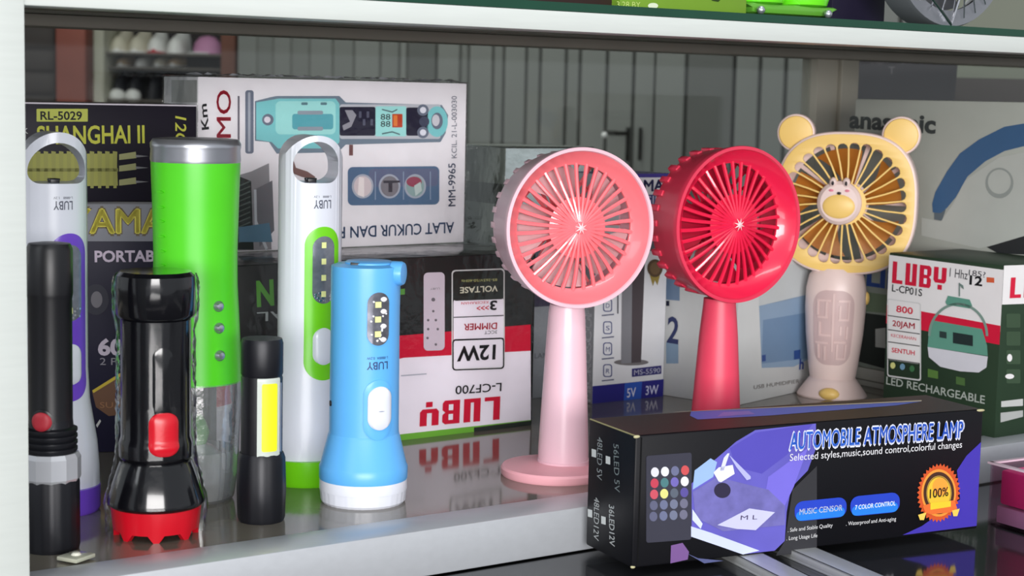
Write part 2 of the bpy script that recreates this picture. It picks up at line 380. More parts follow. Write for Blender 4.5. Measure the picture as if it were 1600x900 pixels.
# ---- front counter
CZ = -0.0268; TZ = -0.0208
counter = thing('counter', 'dark glass topped counter in front of the cabinet shelf', 'counter', (0, 0, 0))
bm = bmesh.new(); cabbox(bm, S0 - 0.3, S1, -0.80, -0.0015, CZ - 0.006, CZ); part('glass_top', bm, mat('dark_counter_glass', (40, 41, 44), 0.09, 0, 0.15, 8, spec=0.62), counter)
bm = bmesh.new(); cabbox(bm, S0 - 0.3, S1, -0.78, -0.02, -0.9, CZ - 0.007); part('counter_body', bm, mat('counter_body_grey', (70, 68, 66), 0.6), counter)
def track(p, q, r_, s_):
    pts = [W(*v, TZ) for v in (p, q, r_, s_)]
    ex = ((pts[1] - pts[0]) + (pts[3] - pts[2])).normalized(); wd = ((pts[3] - pts[1])).dot(Vector((-ex.y, ex.x, 0)))
    return pts, ex, wd
def make_track(lab, pA, pB, wid):
    a = W(*pA, TZ); b = W(*pB, TZ); e = (b - a).normalized(); st = a - e * 0.045; L = 0.42
    rz = math.atan2(e.y, e.x); t = thing('aluminium_track', lab, 'track', (st.x, st.y, CZ), rz)
    bm = bmesh.new(); box(bm, (0, -wid, 0), (L, 0, 0.0016), 0, 0.0003)
    for y in (-wid, -0.0016): box(bm, (0, y, 0.0012), (L, y + 0.0016, TZ - CZ), 0, 0.0003)
    box(bm, (0, -wid, TZ - CZ - 0.0010), (L, 0, TZ - CZ), 0, 0.0003)
    part('channel', bm, mat('track_aluminium', (205, 206, 205), 0.35, 0.2, 0.08, 20, stretch=(1, 16, 16)), t)
make_track('white aluminium track under the black lamp box, the one nearer its remote picture', (1200, 867), (1267, 900), 0.0185)
make_track('white aluminium track under the middle of the black lamp box, beside the dark glass', (1282, 857), (1385, 900), 0.0185)

# ================================================================== BACKGROUND beyond the cabinet
def backbox(x0, x1, Y, y_top, name=None, zb=-0.9, dep=0.15):
    a = atY(x0, y_top, Y); b = atY(x1, y_top, Y); return (a.x, Y, zb), (b.x, Y + dep, a.z)
bm = bmesh.new(); lo, hi = backbox(-60, 84, 7.6, -300); box(bm, lo, (hi[0], hi[1], 2.6))
for k in range(34): box(bm, (lo[0], 7.585, -0.8 + k * 0.1), (hi[0], 7.6, -0.8 + k * 0.1 + 0.085), 0, 0.004)
o = part('plank_wall', bm, mat('dark_wood_planks', (56, 48, 46), 0.6, 0, 0.35, 8, stretch=(1, 1, 12))); o['kind'] = 'structure'
o.name = 'wall_left'
def pillar(n, lab, x0, x1, Y, col, dep=0.15):
    bm = bmesh.new(); lo, hi = backbox(x0, x1, Y, -300, dep=dep); box(bm, lo, (hi[0], hi[1], 2.9), 0, 0.005)
    o = part(n, bm, mat(n + '_m%d' % x0, col, 0.7, 0, 0.25, 5, detail=6)); o['label'] = lab; o['category'] = 'pillar'; o['kind'] = 'thing'; return o
pillar('brick_red_pillar', 'brick red pillar at the far left between dark planks and shoe rack', 84, 131, 7.4, (142, 78, 66))
pillar('brown_pillar', 'narrow brown pillar right of the shoe rack, beside the grey gate', 346, 369, 7.2, (112, 70, 56))
rack = thing('shoe_rack', 'white framed shoe rack far behind the cabinet', 'shelf', (atY(250, 100, 7.6).x, 7.6, -0.9))
Mr = M_of(rack).inverted()
RB = mat('rack_back', (44, 40, 42), 0.8, 0, 0.2, 5); RW = mat('rack_white', (176, 176, 160), 0.6, 0, 0.12, 5)
def rackbox(bm, x0, x1, z0, z1, y0, y1): box(bm, (x0 - rack.location.x, y0 - 7.6, z0 + 0.9), (x1 - rack.location.x, y1 - 7.6, z1 + 0.9), 0, 0.003)
xa, xb = atY(139, 100, 7.6).x, atY(346, 100, 7.6).x
bm = bmesh.new(); rackbox(bm, xa, xb, -0.9, 1.2, 8.0, 8.02); part('back_panel', bm, RB, rack)
bm = bmesh.new(); rackbox(bm, xa, atY(164, 100, 7.6).x, -0.9, 1.2, 7.58, 8.0); part('side_panel', bm, RW, rack, label='white side panel')
zs1 = atY(250, 83, 7.7).z; zs2 = atY(250, 156, 7.7).z
for z in (zs1, zs2): 
    bm = bmesh.new(); rackbox(bm, atY(164, 100, 7.6).x, xb, z - 0.012, z, 7.62, 8.0); part('shelf', bm, mat('rack_shelf', (90, 84, 78), 0.7), rack)
def shoe(kind, lab, px, Y, z, um, sm, toe, wpx, hgt, grp=None):
    c = atY(px, 100, Y); wd = wpx / F_PX * Y
    t = thing('shoe', lab, 'shoe', (c.x, Y, z), random.uniform(-.06, .06), 'shoes on the far rack')
    L = 0.24
    secs = [(-0.00, .25, .28), (0.012, .66, .50), (0.03, .86, .64), (0.06, .98, .74), (0.10, 1.0, .82), (0.14, .9, 1.0), (0.18, .84, 1.18), (0.22, .8, 1.25), (0.24, .6, 1.2)]
    def loft(bm, f, z0, tw):
        rings = []
        for (y, a, b) in secs:
            ring = []
            for k in range(16):
                q = 2 * PI * k / 16; x = math.cos(q) * a * wd / 2 * tw; zz = math.sin(q)
                zz = z0 + (f(b) * (zz if zz > 0 else 0)) ; ring.append(bm.verts.new((x, y - 0.0 - (tw - 1) * .02, zz)))
            rings.append(ring)
        for i in range(len(rings) - 1):
            for k in range(16): bm.faces.new((rings[i][k], rings[i][(k + 1) % 16], rings[i + 1][(k + 1) % 16], rings[i + 1][k]))
        bm.faces.new(rings[0]); bm.faces.new(rings[-1])
    bm = bmesh.new(); loft(bm, lambda b: b * hgt, 0.006, 1.0); part('upper', bm, um, t)
    bm = bmesh.new(); loft(bm, lambda b: 0.018 + 0.0 * b, 0.0, 1.06); part('sole', bm, sm, t)
    if toe is not None:
        bm = bmesh.new(); rings = []
        sphere(bm, (0, 0.022, 0.012), 1, 0, 16, (wd * .5, 0.05, 0.036)); part('toe_cap', bm, toe, t)
    return t
cream = mat('shoe_cream', (214, 208, 190), 0.6); wh = mat('shoe_white', (238, 238, 236), 0.6); blk = mat('shoe_black', (26, 26, 34), 0.6); tan = mat('shoe_tan', (196, 170, 140), 0.6); redm = mat('shoe_red', (190, 30, 50), 0.6)
for i, (px, c1, lab) in enumerate([(182, cream, 'cream shoe, leftmost on the top row of the far shoe rack'), (210, cream, 'cream shoe second from the left on the top row of the far rack'), (240, wh, 'white shoe with red sole line on the top row of the far rack'), (270, wh, 'white shoe at the right end of the top row of the far rack')]):
    shoe('a', lab, px, 7.68, zs1, c1, redm if i == 2 else wh, None, 29, 0.095)
for i, (px, c1, lab) in enumerate([(188, tan, 'small tan shoe at the left of the second row of the far rack'), (217, wh, 'white and tan slipper in the second row of the far rack'), (245, cream, 'cream slipper in the second row of the far rack'), (269, tan, 'tan slipper at the right of the second row of the far rack')]):
    z = atY(px, 104, 7.7).z; bm = None
    shoe('b', lab, px, 7.72, z, c1, wh, None, 22, 0.05)
bm = bmesh.new(); rackbox(bm, atY(164, 100, 7.6).x, xb, atY(250, 105, 7.7).z - 0.012, atY(250, 105, 7.7).z - 0.001, 7.66, 8.0); part('shelf', bm, MATS['rack_shelf'], rack)
for i, (px, toe, lab) in enumerate([(181, wh, 'black shoe with white toe cap, left of the pair on the bottom row'), (206, wh, 'black shoe with white toe cap, right of the pair on the bottom row'), (236, None, 'plain black shoe in the middle of the bottom row of the far rack'), (262, None, 'plain black shoe right of the middle on the bottom row')]):
    shoe('c', lab, px, 7.66, zs2, blk, blk, toe, 25, 0.13)
# pink cap on the right of the rack
pk = atY(322, 84, 7.66); hat = thing('cap', 'pink and white cap hanging at the right of the far shoe rack', 'hat', (pk.x, 7.70, pk.z))
bm = bmesh.new(); lathe(bm, [(0.062, 0.0), (0.063, 0.02), (0.055, 0.05), (0.034, 0.072), (0.002, 0.08)], 24); part('crown', bm, mat('cap_pink', (196, 138, 176), 0.7), hat)
bm = bmesh.new(); lathe(bm, [(0.001, 0.0), (0.055, -0.002), (0.056, 0.003), (0.001, 0.006)], 24, M=Matrix.Translation((-0.03, -0.03, 0.002))); part('brim', bm, wh, hat)
# grey folding gate
gate = thing('folding_gate', 'grey folding metal gate with vertical folds far behind the cabinet', 'gate', (0, 5.2, -0.9))
GM = mat('gate_grey', (124, 126, 122), 0.55, 0, 0.1, 6, stretch=(1, 1, .2)); GM2 = mat('gate_grey_dark', (100, 101, 98), 0.55, 0, 0.1, 6)
GL_ = [369, 398, 425, 451, 482, 516, 551, 590, 622, 632, 680, 715, 730, 766, 785, 818, 842, 880, 904, 944, 988, 1020, 1070, 1145, 1185, 1225, 1262, 1300, 1350, 1400, 1450, 1520, 1600, 1680]
def gpt(px):
    k = ray(px, 120); k = k.x / k.y; x1, y1 = -0.156 * 6.4, 6.4; x2, y2 = 0.168 * 4.6, 4.6
    t = (k * y1 - x1) / ((x2 - x1) - k * (y2 - y1)); return Vector((x1 + (x2 - x1) * t, y1 + (y2 - y1) * t, 0))
bm = bmesh.new(); gdir = (gpt(1200) - gpt(400)).normalized(); gn = Vector((-gdir.y, gdir.x, 0))
for i in range(len(GL_) - 1):
    a = gpt(GL_[i]); b = gpt(GL_[i + 1]); e = 0.012; z0, z1 = 0.0, 3.3
    a2 = a + gdir * e + gn * (0.006 if i % 2 else 0.0); b2 = b - gdir * 0.002 + gn * (0.0 if i % 2 else 0.006)
    if GL_[i] >= 1020: a2 = a + gdir * e; b2 = b - gdir * .002
    vs = []
    for z in (z0, z1):
        for p in (a2, b2, b2 + gn * 0.02, a2 + gn * 0.02): vs.append(bm.verts.new((p.x, p.y - 5.2, z)))
    for f in ((0, 1, 5, 4), (1, 2, 6, 5), (2, 3, 7, 6), (3, 0, 4, 7), (0, 3, 2, 1), (4, 5, 6, 7)):
        ff = bm.faces.new([vs[q] for q in f]); ff.material_index = 1 if GL_[i] in (1070, 632) else 0
part('fold_panels', bm, [GM, GM2], gate)
a = gpt(360) + gn * 0.09; b = gpt(1700) + gn * 0.09; bm = bmesh.new()
vs = [bm.verts.new((p.x, p.y - 5.2, z)) for z in (0, 3.3) for p in (a, b, b + gn * 0.01, a + gn * .01)]
for f in ((0, 1, 5, 4), (1, 2, 6, 5), (2, 3, 7, 6), (3, 0, 4, 7), (0, 3, 2, 1), (4, 5, 6, 7)): bm.faces.new([vs[q] for q in f])
part('backing_sheet', bm, mat('gate_backing', (52, 52, 54), 0.7), gate)
g = gpt(985) - gn * 0.03; hz = atY(985, 212, g.y).z
bm = bmesh.new(); Mg = Matrix.Translation((g.x, g.y - 5.2, hz + 0.9)) @ Matrix.Rotation(math.atan2(gdir.y, gdir.x), 4, 'Z')
box(bm, (-0.004, 0.02, -0.075), (0.005, 0.032, 0.024), 0, 0.002, Mg); box(bm, (0.046, 0.02, -0.07), (0.050, 0.032, 0.024), 0, 0.001, Mg); box(bm, (-0.004, -0.035, 0.0), (0.004, 0.025, 0.012), 0, 0.002, Mg)
box(bm, (-0.045, -0.035, 0.0), (0.004, -0.02, 0.014), 0, 0.004, Mg); part('handle', bm, mat('handle_dark', (48, 48, 46), 0.4, .3), gate, label='dark lever handle')
bm = bmesh.new(); sphere(bm, (g.x - 0.052 * 1, g.y - 5.2 - 0.035, hz + 0.9 + 0.001), 0.009); part('handle_knob', bm, wh, gate, label='shiny white knob')
# dark crates and pale panel beyond the rear glass, right side
pp = atY(1500, 60, 2.6)
bm = bmesh.new(); box(bm, (atY(1430, 90, 2.7).x, 2.7, -0.9), (atY(1720, 90, 2.7).x, 2.73, 0.6)); o = part('pale_panel', bm, mat('pale_panel_m', (118, 122, 108), 0.7, 0, 0.1, 4)); o['label'] = 'pale green grey panel standing behind the dark carton at the right'; o['category'] = 'panel'
def backcarton(n, lab, x0, x1, Y, y_top, y_bot, col, dep=0.3, slant=0):
    a = atY(x0, y_top, Y); b = atY(x1, y_bot, Y); t = thing(n, lab, 'box', ((a.x + b.x) / 2, Y + dep / 2, -0.9)); wdt = (b.x - a.x) / 2
    bm = bmesh.new(); vs = box(bm, (-wdt, -dep / 2, 0), (wdt, dep / 2, a.z + 0.9), 0)
    if slant:
        for v in vs:
            if v.co.z > 0.1 and v.co.x > 0: v.co.x += slant
    part('box_body', bm, mat(n + '_m%d' % x0, col, 0.6, 0, 0.2, 8), t); return t
t = backcarton('dark_carton', 'tall dark carton beyond the rear glass, above the white iron box', 1323, 1432, 1.95, 60, 160, (44, 39, 46), 0.2, 0.045)
fc = Face(t, (-.2, -.1, 0), (1, 0, 0), (0, 0, 1)); fc.text('T', (1388, 116), (1398, 116), 12, ink(98, 92, 98)); fc.text('MB', (1362, 101), (1380, 101), 9, ink(84, 78, 84)); fc.text('ST', (1408, 100), (1425, 100), 9, ink(84, 78, 84)); fc.done()
backcarton('dark_carton', 'low dark brown carton beyond the rear glass at the right edge', 1436, 1700, 2.3, 120, 170, (52, 43, 41), 0.25)

# ================================================================== BOXES IN THE CABINET
WHITE = ink(238, 232, 242); GREYW = ink(196, 196, 202); DGREEN = ink(36, 44, 38); REDI = ink(204, 20, 56); BLK = ink(22, 22, 26); NAVY = ink(34, 30, 110)
# --- ceiling lamp box (dark green / red / white, upside down)
E = Carton('lamp_box', 'upside-down dark green, red and white lamp box marked 12W, under the hair clipper box', 'box', (338, 722), (829, 664), 0, 417, 0.078, ink(40, 42, 42))
f = E.front
c = (0, 0, E.L, E.h)
f.poly([(560, 530), (829, 507), (829, 660), (560, 700)], REDI, 1, clip=c)
f.poly([(250, 565), (560, 530), (560, 710), (250, 740)], REDI, 1, clip=c)
f.poly([(200, 650), (630, 559), (829, 548), (829, 657), (630, 678), (200, 735)], WHITE, 2, clip=c)
f.poly([(200, 735), (630, 678), (829, 656), (829, 664), (630, 690), (200, 750)], ink(112, 176, 60), 3, clip=c)
f.poly([(740, 668), (829, 657), (829, 664), (740, 677)], ink(44, 50, 46), 4, clip=c)
f.ring(rrect(705, 422, 788, 578, 6, -0.035), rrect(707, 424, 786, 576, 5, -0.035), ink(214, 214, 214), 4)
f.poly(rrect(708, 467, 786, 574, 5, -0.035), WHITE, 4); f.poly(rrect(708, 426, 786, 470, 4, -0.035), ink(40, 44, 40), 5)
f.ring(rrect(706, 530, 787, 579, 5, -0.035), rrect(708, 532, 785, 577, 4, -0.035), BLK, 6)
for y in (495, 531): f.poly([(708, y), (786, y - 3), (786, y - 1.5), (708, y + 1.5)], BLK, 6)
f.text('VOLTASE', (777, 446), (718, 449), 9, ink(214, 210, 190), 6, .02); f.text('85-265V/50-60Hz', (776, 435), (720, 437), 4, ink(190, 190, 120), 6)
f.text('3', (776, 470), (765, 470), 14, BLK, 6, .03); f.text('>>>', (763, 476), (744, 477), 9, REDI, 6, .02); f.text('KECERAHAN', (762, 470), (720, 472), 4, REDI, 6)
f.text('DIMMER', (776, 504), (724, 506), 10, REDI, 6, .02); f.text('3CCT', (776, 516), (756, 517), 5, BLK, 6)
f.text('12W', (774, 539), (714, 542), 22, BLK, 6, .03)
f.text('L-CF700', (783, 598), (711, 603), 13, BLK, 6, .01)
# rounded logotype drawn upside down
def luby(f, p0, p1, h, m, layer=6):
    """squared logotype LUBY with a short-stemmed Y"""
    a = f.uv(*p0); b = f.uv(*p1); e = b - a; wd = e.length; e = e / wd; n = Vector((-e.y, e.x)); hh = (f.uv(p0[0], p0[1] + h) - a).length
    s = .13
    P = [[(0, 0), (.20, 0), (.20, .17), (.085, .17), (.085, 1), (0, 1)],
         [(.25, 0), (.46, 0), (.46, 1), (.375, 1), (.375, .17), (.335, .17), (.335, 1), (.25, 1)],
         [(.51, 0), (.70, 0), (.725, .12), (.725, .40), (.69, .5), (.725, .6), (.725, .9), (.69, 1), (.51, 1)],
         [(.77, .42), (.80, .30), (.97, .30), (1.0, .42), (1.0, 1), (.915, 1), (.915, .47), (.855, .47), (.855, 1), (.77, 1)],
         [(.85, 0), (.93, 0), (.93, .22), (.85, .22)]]
    mi = f.slot(f.tm, m)
    for q in P:
        vs = [f.txt.verts.new(f.P(*(a + e * (x * wd) + n * (y * hh)), 0.00012 * layer)) for x, y in q]; f.txt.faces.new(vs).material_index = mi
    for y0, y1 in ((.17, .42), (.58, .83)):
        mi2 = f.slot(f.tm, WHITE); q = [(.595, y0), (.65, y0), (.65, y1), (.595, y1)]
        vs = [f.txt.verts.new(f.P(*(a + e * (x * wd) + n * (y * hh)), 0.00012 * (layer + 1))) for x, y in q]; f.txt.faces.new(vs).material_index = mi2
luby(f, (781, 619), (656, 629), 36, REDI)
f.poly(rrect(661, 426, 694, 548, 7, -0.03), ink(204, 192, 204), 6)
for (x, y, r) in ((680, 538, 2), (667, 528, 2), (668, 500, 2), (680, 500, 2), (676, 468, 3), (668, 514, 2), (683, 514, 2), (676, 486, 2)): f.poly(circ(x, y, r, 12), ink(110, 104, 112), 7)
f.text('LUBY', (686, 449), (671, 450), 3, ink(120, 116, 120), 7)
f.text('N', (428, 438), (401, 440), 38, ink(80, 160, 50), 4, .05) if False else f.text('N', (401, 478), (428, 475), 38, ink(84, 150, 54), 4, .04)
f.text('ORIGINAL', (590, 478), (401, 488), 14, ink(170, 178, 178), 4)
f.poly([(618, 452), (632, 451), (632, 460), (618, 461)], ink(88, 150, 60), 4)
f.poly([(626, 586), (666, 583), (666, 585), (626, 588)], ink(176, 178, 190), 4)
f.done(); E.fill(E.top, 0.0, 0, 1, 1, ink(104, 104, 100)); E.top.done('top_panel'); E.wrap(0.0008)

# --- hair clipper box on top of it
Fb = Carton('clipper_box', 'white hair clipper box lying upside down, with a teal clipper printed on it', 'box', (309, 396), (724, 378), E.ztop + 0.001, 120, 0.052, ink(236, 236, 240))
f = Fb.front
for v in (0,): Fb.fill(f, 0, 0, 1, 1, ink(240, 237, 242))
TEAL = ink(132, 206, 210); TEALD = ink(94, 172, 184); TEALL = ink(166, 226, 224); GUN = ink(112, 120, 138); DK = ink(40, 38, 58)
f.poly(rrect(383, 141, 396, 240, 4), GUN, 2); f.poly(rrect(387, 144, 391, 237, 2), ink(170, 176, 188), 3)
f.poly([(398, 158), (422, 152), (432, 150), (530, 150), (540, 160), (690, 164), (700, 180), (696, 208), (688, 222), (540, 226), (528, 238), (432, 240), (420, 222), (398, 220)], ink(118, 134, 150), 2)
f.poly([(400, 160), (424, 156), (434, 154), (524, 154), (530, 162), (530, 222), (522, 232), (434, 232), (424, 222), (400, 218)], TEAL, 3)
f.poly(rrect(430, 158, 524, 210, 8), TEALL, 4); f.poly(rrect(456, 178, 520, 202, 4), TEALD, 5)
for y in (173, 198): f.poly(rrect(464, y, 504, y + 6, 2.5), ink(150, 160, 172), 6)
for x in (470, 500): f.poly(rrect(x, 160, x + 10, 164, 1.5), ink(96, 130, 140), 6)
f.poly(circ(418, 187, 9, 24), GUN, 4); f.poly(circ(417, 187, 5, 20), ink(226, 220, 230), 5)
f.poly(rrect(530, 163, 688, 217, 4), ink(196, 198, 206), 4); f.poly(rrect(530, 167, 586, 212, 3), DK, 5)
f.poly(rrect(586, 166, 634, 213, 2), TEALL, 5); f.poly(rrect(634, 168, 668, 212, 3), DK, 5)
for (x, y) in ((660, 172), (660, 207)): f.poly(circ(x, y, 9, 24), GUN, 6); f.poly(circ(x, y, 5, 20), ink(224, 226, 236), 7)
f.poly(circ(662, 190, 8, 24), ink(70, 74, 96), 6); f.poly(circ(682, 190, 17, 30, 24), TEAL, 5); f.poly(circ(682, 189, 9, 24, 13), GUN, 6); f.poly(circ(680, 188, 6, 24, 9), ink(206, 206, 214), 7)
f.poly(rrect(612, 178, 628, 199, 1), ink(190, 70, 40), 6); f.poly(rrect(614, 180, 620, 197, 1), ink(226, 130, 60), 7)
f.text('88', (594, 187), (609, 187), 9, BLK, 6); f.text('88', (594, 198), (609, 198), 9, BLK, 6)
f.poly([(538, 172), (546, 190), (534, 196), (536, 204), (548, 198), (556, 180), (550, 172)], ink(150, 150, 160), 6)
for k in range(4): f.poly(rrect(560 + k * 6, 174 + (k % 2) * 12, 564 + k * 6, 184 + (k % 2) * 12, 1), ink(90, 92, 112), 6)
f.poly([(596, 170), (612, 174), (620, 170), (620, 172), (612, 176), (596, 172)], ink(84, 106, 112), 6); f.poly([(596, 208), (612, 205), (624, 209), (624, 211), (612, 207), (596, 210)], ink(84, 106, 112), 6)
f.poly([(545, 226), (551, 226), (551, 243), (545, 243)], ink(120, 84, 84), 4)
f.poly(rrect(543, 261, 686, 321, 8, -0.01), ink(88, 116, 148), 3); f.poly(rrect(576, 264, 684, 292, 6, -0.01), ink(104, 112, 142), 4)
for (x, cc) in ((566, (214, 202, 206)), (608, (132, 128, 136)), (648, (150, 176, 176))):
    f.poly(circ(x, 291, 17, 28, 19), ink(176, 182, 196), 5); f.poly(circ(x, 291, 14, 28, 16), ink(*cc), 6)
f.poly([(598, 282), (624, 282), (624, 285), (612, 286), (612, 300), (606, 300), (606, 286), (598, 286)], ink(66, 62, 72), 7)
f.poly(circ(646, 284, 12, 20, 8), ink(160, 76, 98), 7); f.poly([(560, 276), (568, 278), (568, 308), (558, 304)], ink(236, 228, 228), 7); f.poly([(646, 290), (656, 284), (658, 298), (648, 306)], ink(196, 210, 208), 8)
for (x) in (585, 629, 671): f.poly([(x, 268), (x + 1.5, 268), (x + 1.5, 312), (x, 312)], ink(150, 166, 190), 5)
f.text('ALAT CUKUR DAN RAMBUT', (709, 347), (460, 358), 17, ink(74, 100, 138), 4, .015)
f.text('MM-9965', (711, 322), (711, 255), -11 if False else 11, ink(66, 84, 118), 4, .01)
f.text('KCIL. 21-L-003030', (713, 247), (713, 150), 8, ink(92, 98, 116), 4)
f.text('KEMO', (360, 272), (360, 141), 22, ink(190, 34, 62), 4, .01)
f.poly([(371, 150), (374, 150), (374, 260), (371, 260)], ink(110, 106, 118), 3)
f.text('Kin', (320, 202), (328, 160), 14, BLK, 4, .01) if False else f.text('Km', (326, 202), (322, 162), 11, BLK, 4, .02)
# printed comb and hair photo at the left
f.poly([(368, 275), (392, 268), (420, 255), (424, 390), (368, 392)], ink(150, 150, 154), 2); f.poly([(372, 275), (392, 283), (396, 390), (370, 390)], ink(52, 60, 58), 3)
f.poly([(397, 296), (425, 282), (428, 360), (405, 386)], ink(118, 120, 126), 4); f.poly([(396, 296), (400, 296), (401, 345), (418, 388), (414, 390), (397, 350)], ink(200, 206, 212), 5)
for k in range(12):
    y = 290 + k * 8; f.poly([(372, y), (390, y - 8), (391, y - 6), (372, y + 2)], ink(90, 104, 98), 4)
f.poly([(372, 355), (420, 348), (425, 378), (372, 378)], ink(96, 134, 156), 6)
f.poly([(450, 262), (458, 250), (462, 262), (480, 268), (492, 276), (492, 282), (470, 276), (455, 270)], ink(130, 100, 96), 3)
f.done()
Fb.left.poly([(268, 125), (308, 125), (308, 160), (268, 160)], ink(176, 178, 176), 1); Fb.left.done('end_panel'); Fb.wrap(0.001)
# crumpled film along the top edge
bm = bmesh.new(); n = 60; rows = []
for j in range(4):
    row = []
    for i in range(n + 1):
        u = -Fb.L / 2 - .001 + (Fb.L + .002) * i / n; row.append(bm.verts.new((u, -Fb.Dp / 2 - 0.0015 + j * 0.006 + random.uniform(-.0006, .0006), Fb.h + 0.0012 + random.uniform(0, 0.0022) * (1 if j in (0, 1, 2) else .4))))
    rows.append(row)
for j in range(3):
    for i in range(n): bm.faces.new((rows[j][i], rows[j][i + 1], rows[j + 1][i + 1], rows[j + 1][i]))
part('wrap_seam', bm, mat('wrap_seam_m', (214, 218, 222), 0.12, 0.3, 0.1, 60), Fb.root, 10)

# --- silver wrapped tall box behind it
sB, _s = on_depth(790, 0.318); eB = sB + A * 0.085
G = Carton('wrapped_box', 'tall grey box in shiny crumpled wrap, between the clipper box and the pale pink fan', 'box', tuple(sB), tuple(eB), 0, 0, 0.066, ink(168, 174, 172), hgt=zat(sB.x, sB.y, 790, 232))
G.fill(G.front, 0, 0, 1, 0.37, ink(150, 150, 158)); G.fill(G.front, 0, 0.37, 1, 0.6, ink(52, 44, 74)); G.fill(G.front, 0, .6, 1, 1, ink(200, 208, 212)); G.front.text('LAMPU LED', (835, 560), (890, 556), 8, ink(90, 90, 100)); G.front.done()
G.fill(G.left, 0, 0, 1, 1, ink(150, 154, 148)); G.fill(G.left, .1, .78, .95, .86, ink(86, 88, 84), 2); G.left.done('side_panel'); G.wrap(0.0015, film('silver_wrap', (240, 244, 242), 0.10, 0.16, 1.0, 40, 1.3))

# --- black vase-bulb box with gold lettering (top left) on the yama box
I_a = W(-40, 716, 0); 
Ibox = Carton('speaker_box', 'dark box with big yellow letters under the RL-5029 box, left end of cabinet', 'box', (-60, 711), (256, 705), 0, 313, 0.085, ink(30, 28, 50))
f = Ibox.front; c = (0, 0, Ibox.L, Ibox.h)
f.poly([(-60, 313), (256, 313), (256, 377), (-60, 377)], ink(116, 118, 128), 1, clip=c); f.poly([(-60, 313), (256, 313), (256, 319), (-60, 319)], ink(78, 78, 84), 2, clip=c)
f.text('YAMA', (104, 366), (262, 366), 42, ink(84, 70, 34), 3, .06); f.text('YAMA', (106, 364), (260, 364), 38, ink(214, 202, 50), 4, .03)
f.text('PORTABLE', (148, 409), (300, 408), 17, ink(190, 176, 196), 3, .025) if False else f.text('PORTABL', (148, 409), (254, 408), 17, ink(200, 184, 204), 3, .03)
f.text('600', (153, 554), (212, 554), 24, ink(196, 184, 200), 3, .04); f.text('2 Pcs', (156, 570), (200, 570), 11, ink(140, 136, 146), 3)
f.poly(circ(150, 468, 20, 28, 24), ink(50, 50, 62), 2); f.poly(circ(151, 468, 9, 20, 13), ink(110, 106, 114), 3)
f.poly([(144, 612), (205, 572), (256, 556), (256, 640), (170, 650), (150, 636)], ink(98, 62, 36), 2); f.poly([(144, 610), (205, 572), (206, 577), (146, 614)], ink(196, 170, 40), 3)
f.text('SUARA', (156, 637), (215, 637), 9, ink(140, 96, 60), 4); f.poly([(150, 664), (156, 655), (158, 658), (152, 668)], ink(190, 190, 190), 4)
f.done()
Hb = Carton('bulb_box', 'black box marked RL-5029 with yellow lettering, on top of the yellow lettered box', 'box', (-60, 318), (307, 314), Ibox.ztop + 0.0006, 158, 0.07, ink(26, 22, 34))
f = Hb.front; YE = ink(178, 180, 56); YD = ink(150, 150, 74)
f.poly(rrect(57, 170, 137, 190, 1), ink(170, 176, 72), 2); f.text('RL-5029', (63, 187), (128, 187), 13, BLK, 3, .02)
f.text('SHANGHAI II', (58, 225), (226, 223), 28, YE, 2, .02)
f.text('12C', (274, 181), (274, 225), 17, YE, 2, .01, .2)
f.text('K', (36, 209), (44, 209), 9, ink(170, 170, 170), 2)
f.poly([(40, 240), (182, 240), (184, 290), (40, 292)], YD, 2); f.poly([(40, 263), (184, 263), (184, 268), (40, 268)], ink(120, 120, 60), 3)
for k in range(12): x = 44 + k * 12; f.poly([(x, 236), (x + 7, 237), (x + 6, 294), (x + 1, 294)], ink(142, 142, 74), 3)
for y in (243, 261, 283): f.poly([(186, y - 2), (212, y - 6), (213, y + 4), (186, y + 7)], ink(150, 150, 104), 2); f.poly([(212, y - 1), (232, y + 1), (212, y + 3)], ink(120, 120, 124), 3)
Hb.fill(Hb.front, 0, .985, 1, 1, ink(196, 190, 200), 4); f.done(); Hb.fill(Hb.top, 0, 0, 1, 1, ink(120, 116, 120)); Hb.top.done('top_panel')

# --- microscope style box with the grey cylinder
Db = Carton('gadget_box', 'narrow white and purple box showing a grey cylinder, marked 5V 3W', 'box', (925, 631), (1036, 619), 0, 272, 0.05, ink(226, 226, 230))
f = Db.front; c = (0, 0, Db.L, Db.h); PUR = ink(58, 48, 134)
f.poly([(900, 262), (1060, 262), (1060, 277), (900, 278)], PUR, 1, clip=c)
f.poly([(900, 606), (1060, 590), (1060, 640), (900, 640)], ink(38, 34, 124), 1, clip=c); f.poly([(976, 599), (1003, 596), (1001, 626), (974, 629)], ink(44, 84, 178), 2)
f.text('YAMA', (975, 300), (1037, 298), 18, ink(44, 44, 100), 2, .03); f.poly([(960, 306), (1060, 303), (1060, 321), (960, 325)], ink(52, 50, 120), 1, clip=c)
f.text('ORIGIN', (975, 320), (1035, 318), 13, ink(206, 206, 226), 2, .01)
f.poly(rrect(1006, 328, 1026, 392, 9), ink(96, 96, 104), 2)
f.poly([(972, 385), (1006, 383), (1000, 566), (970, 568)], ink(128, 128, 134), 3); f.poly([(988, 384), (1008, 383), (1001, 566), (986, 567)], ink(78, 70, 74), 4); f.poly([(976, 398), (1001, 397), (1001, 405), (976, 406)], ink(60, 60, 64), 5); f.poly([(994, 384), (1008, 382), (1010, 395), (994, 395)], ink(60, 60, 64), 5)
f.poly(circ(986, 566, 27, 28, 5), ink(116, 112, 114), 2)
f.poly(circ(1023, 419, 12, 24, 14), ink(84, 62, 38), 3); f.poly(circ(1023, 419, 8, 24, 10), ink(112, 86, 56), 4); f.poly([(1015, 430), (1020, 447), (1023, 438), (1027, 446), (1031, 430)], ink(150, 130, 60), 2)
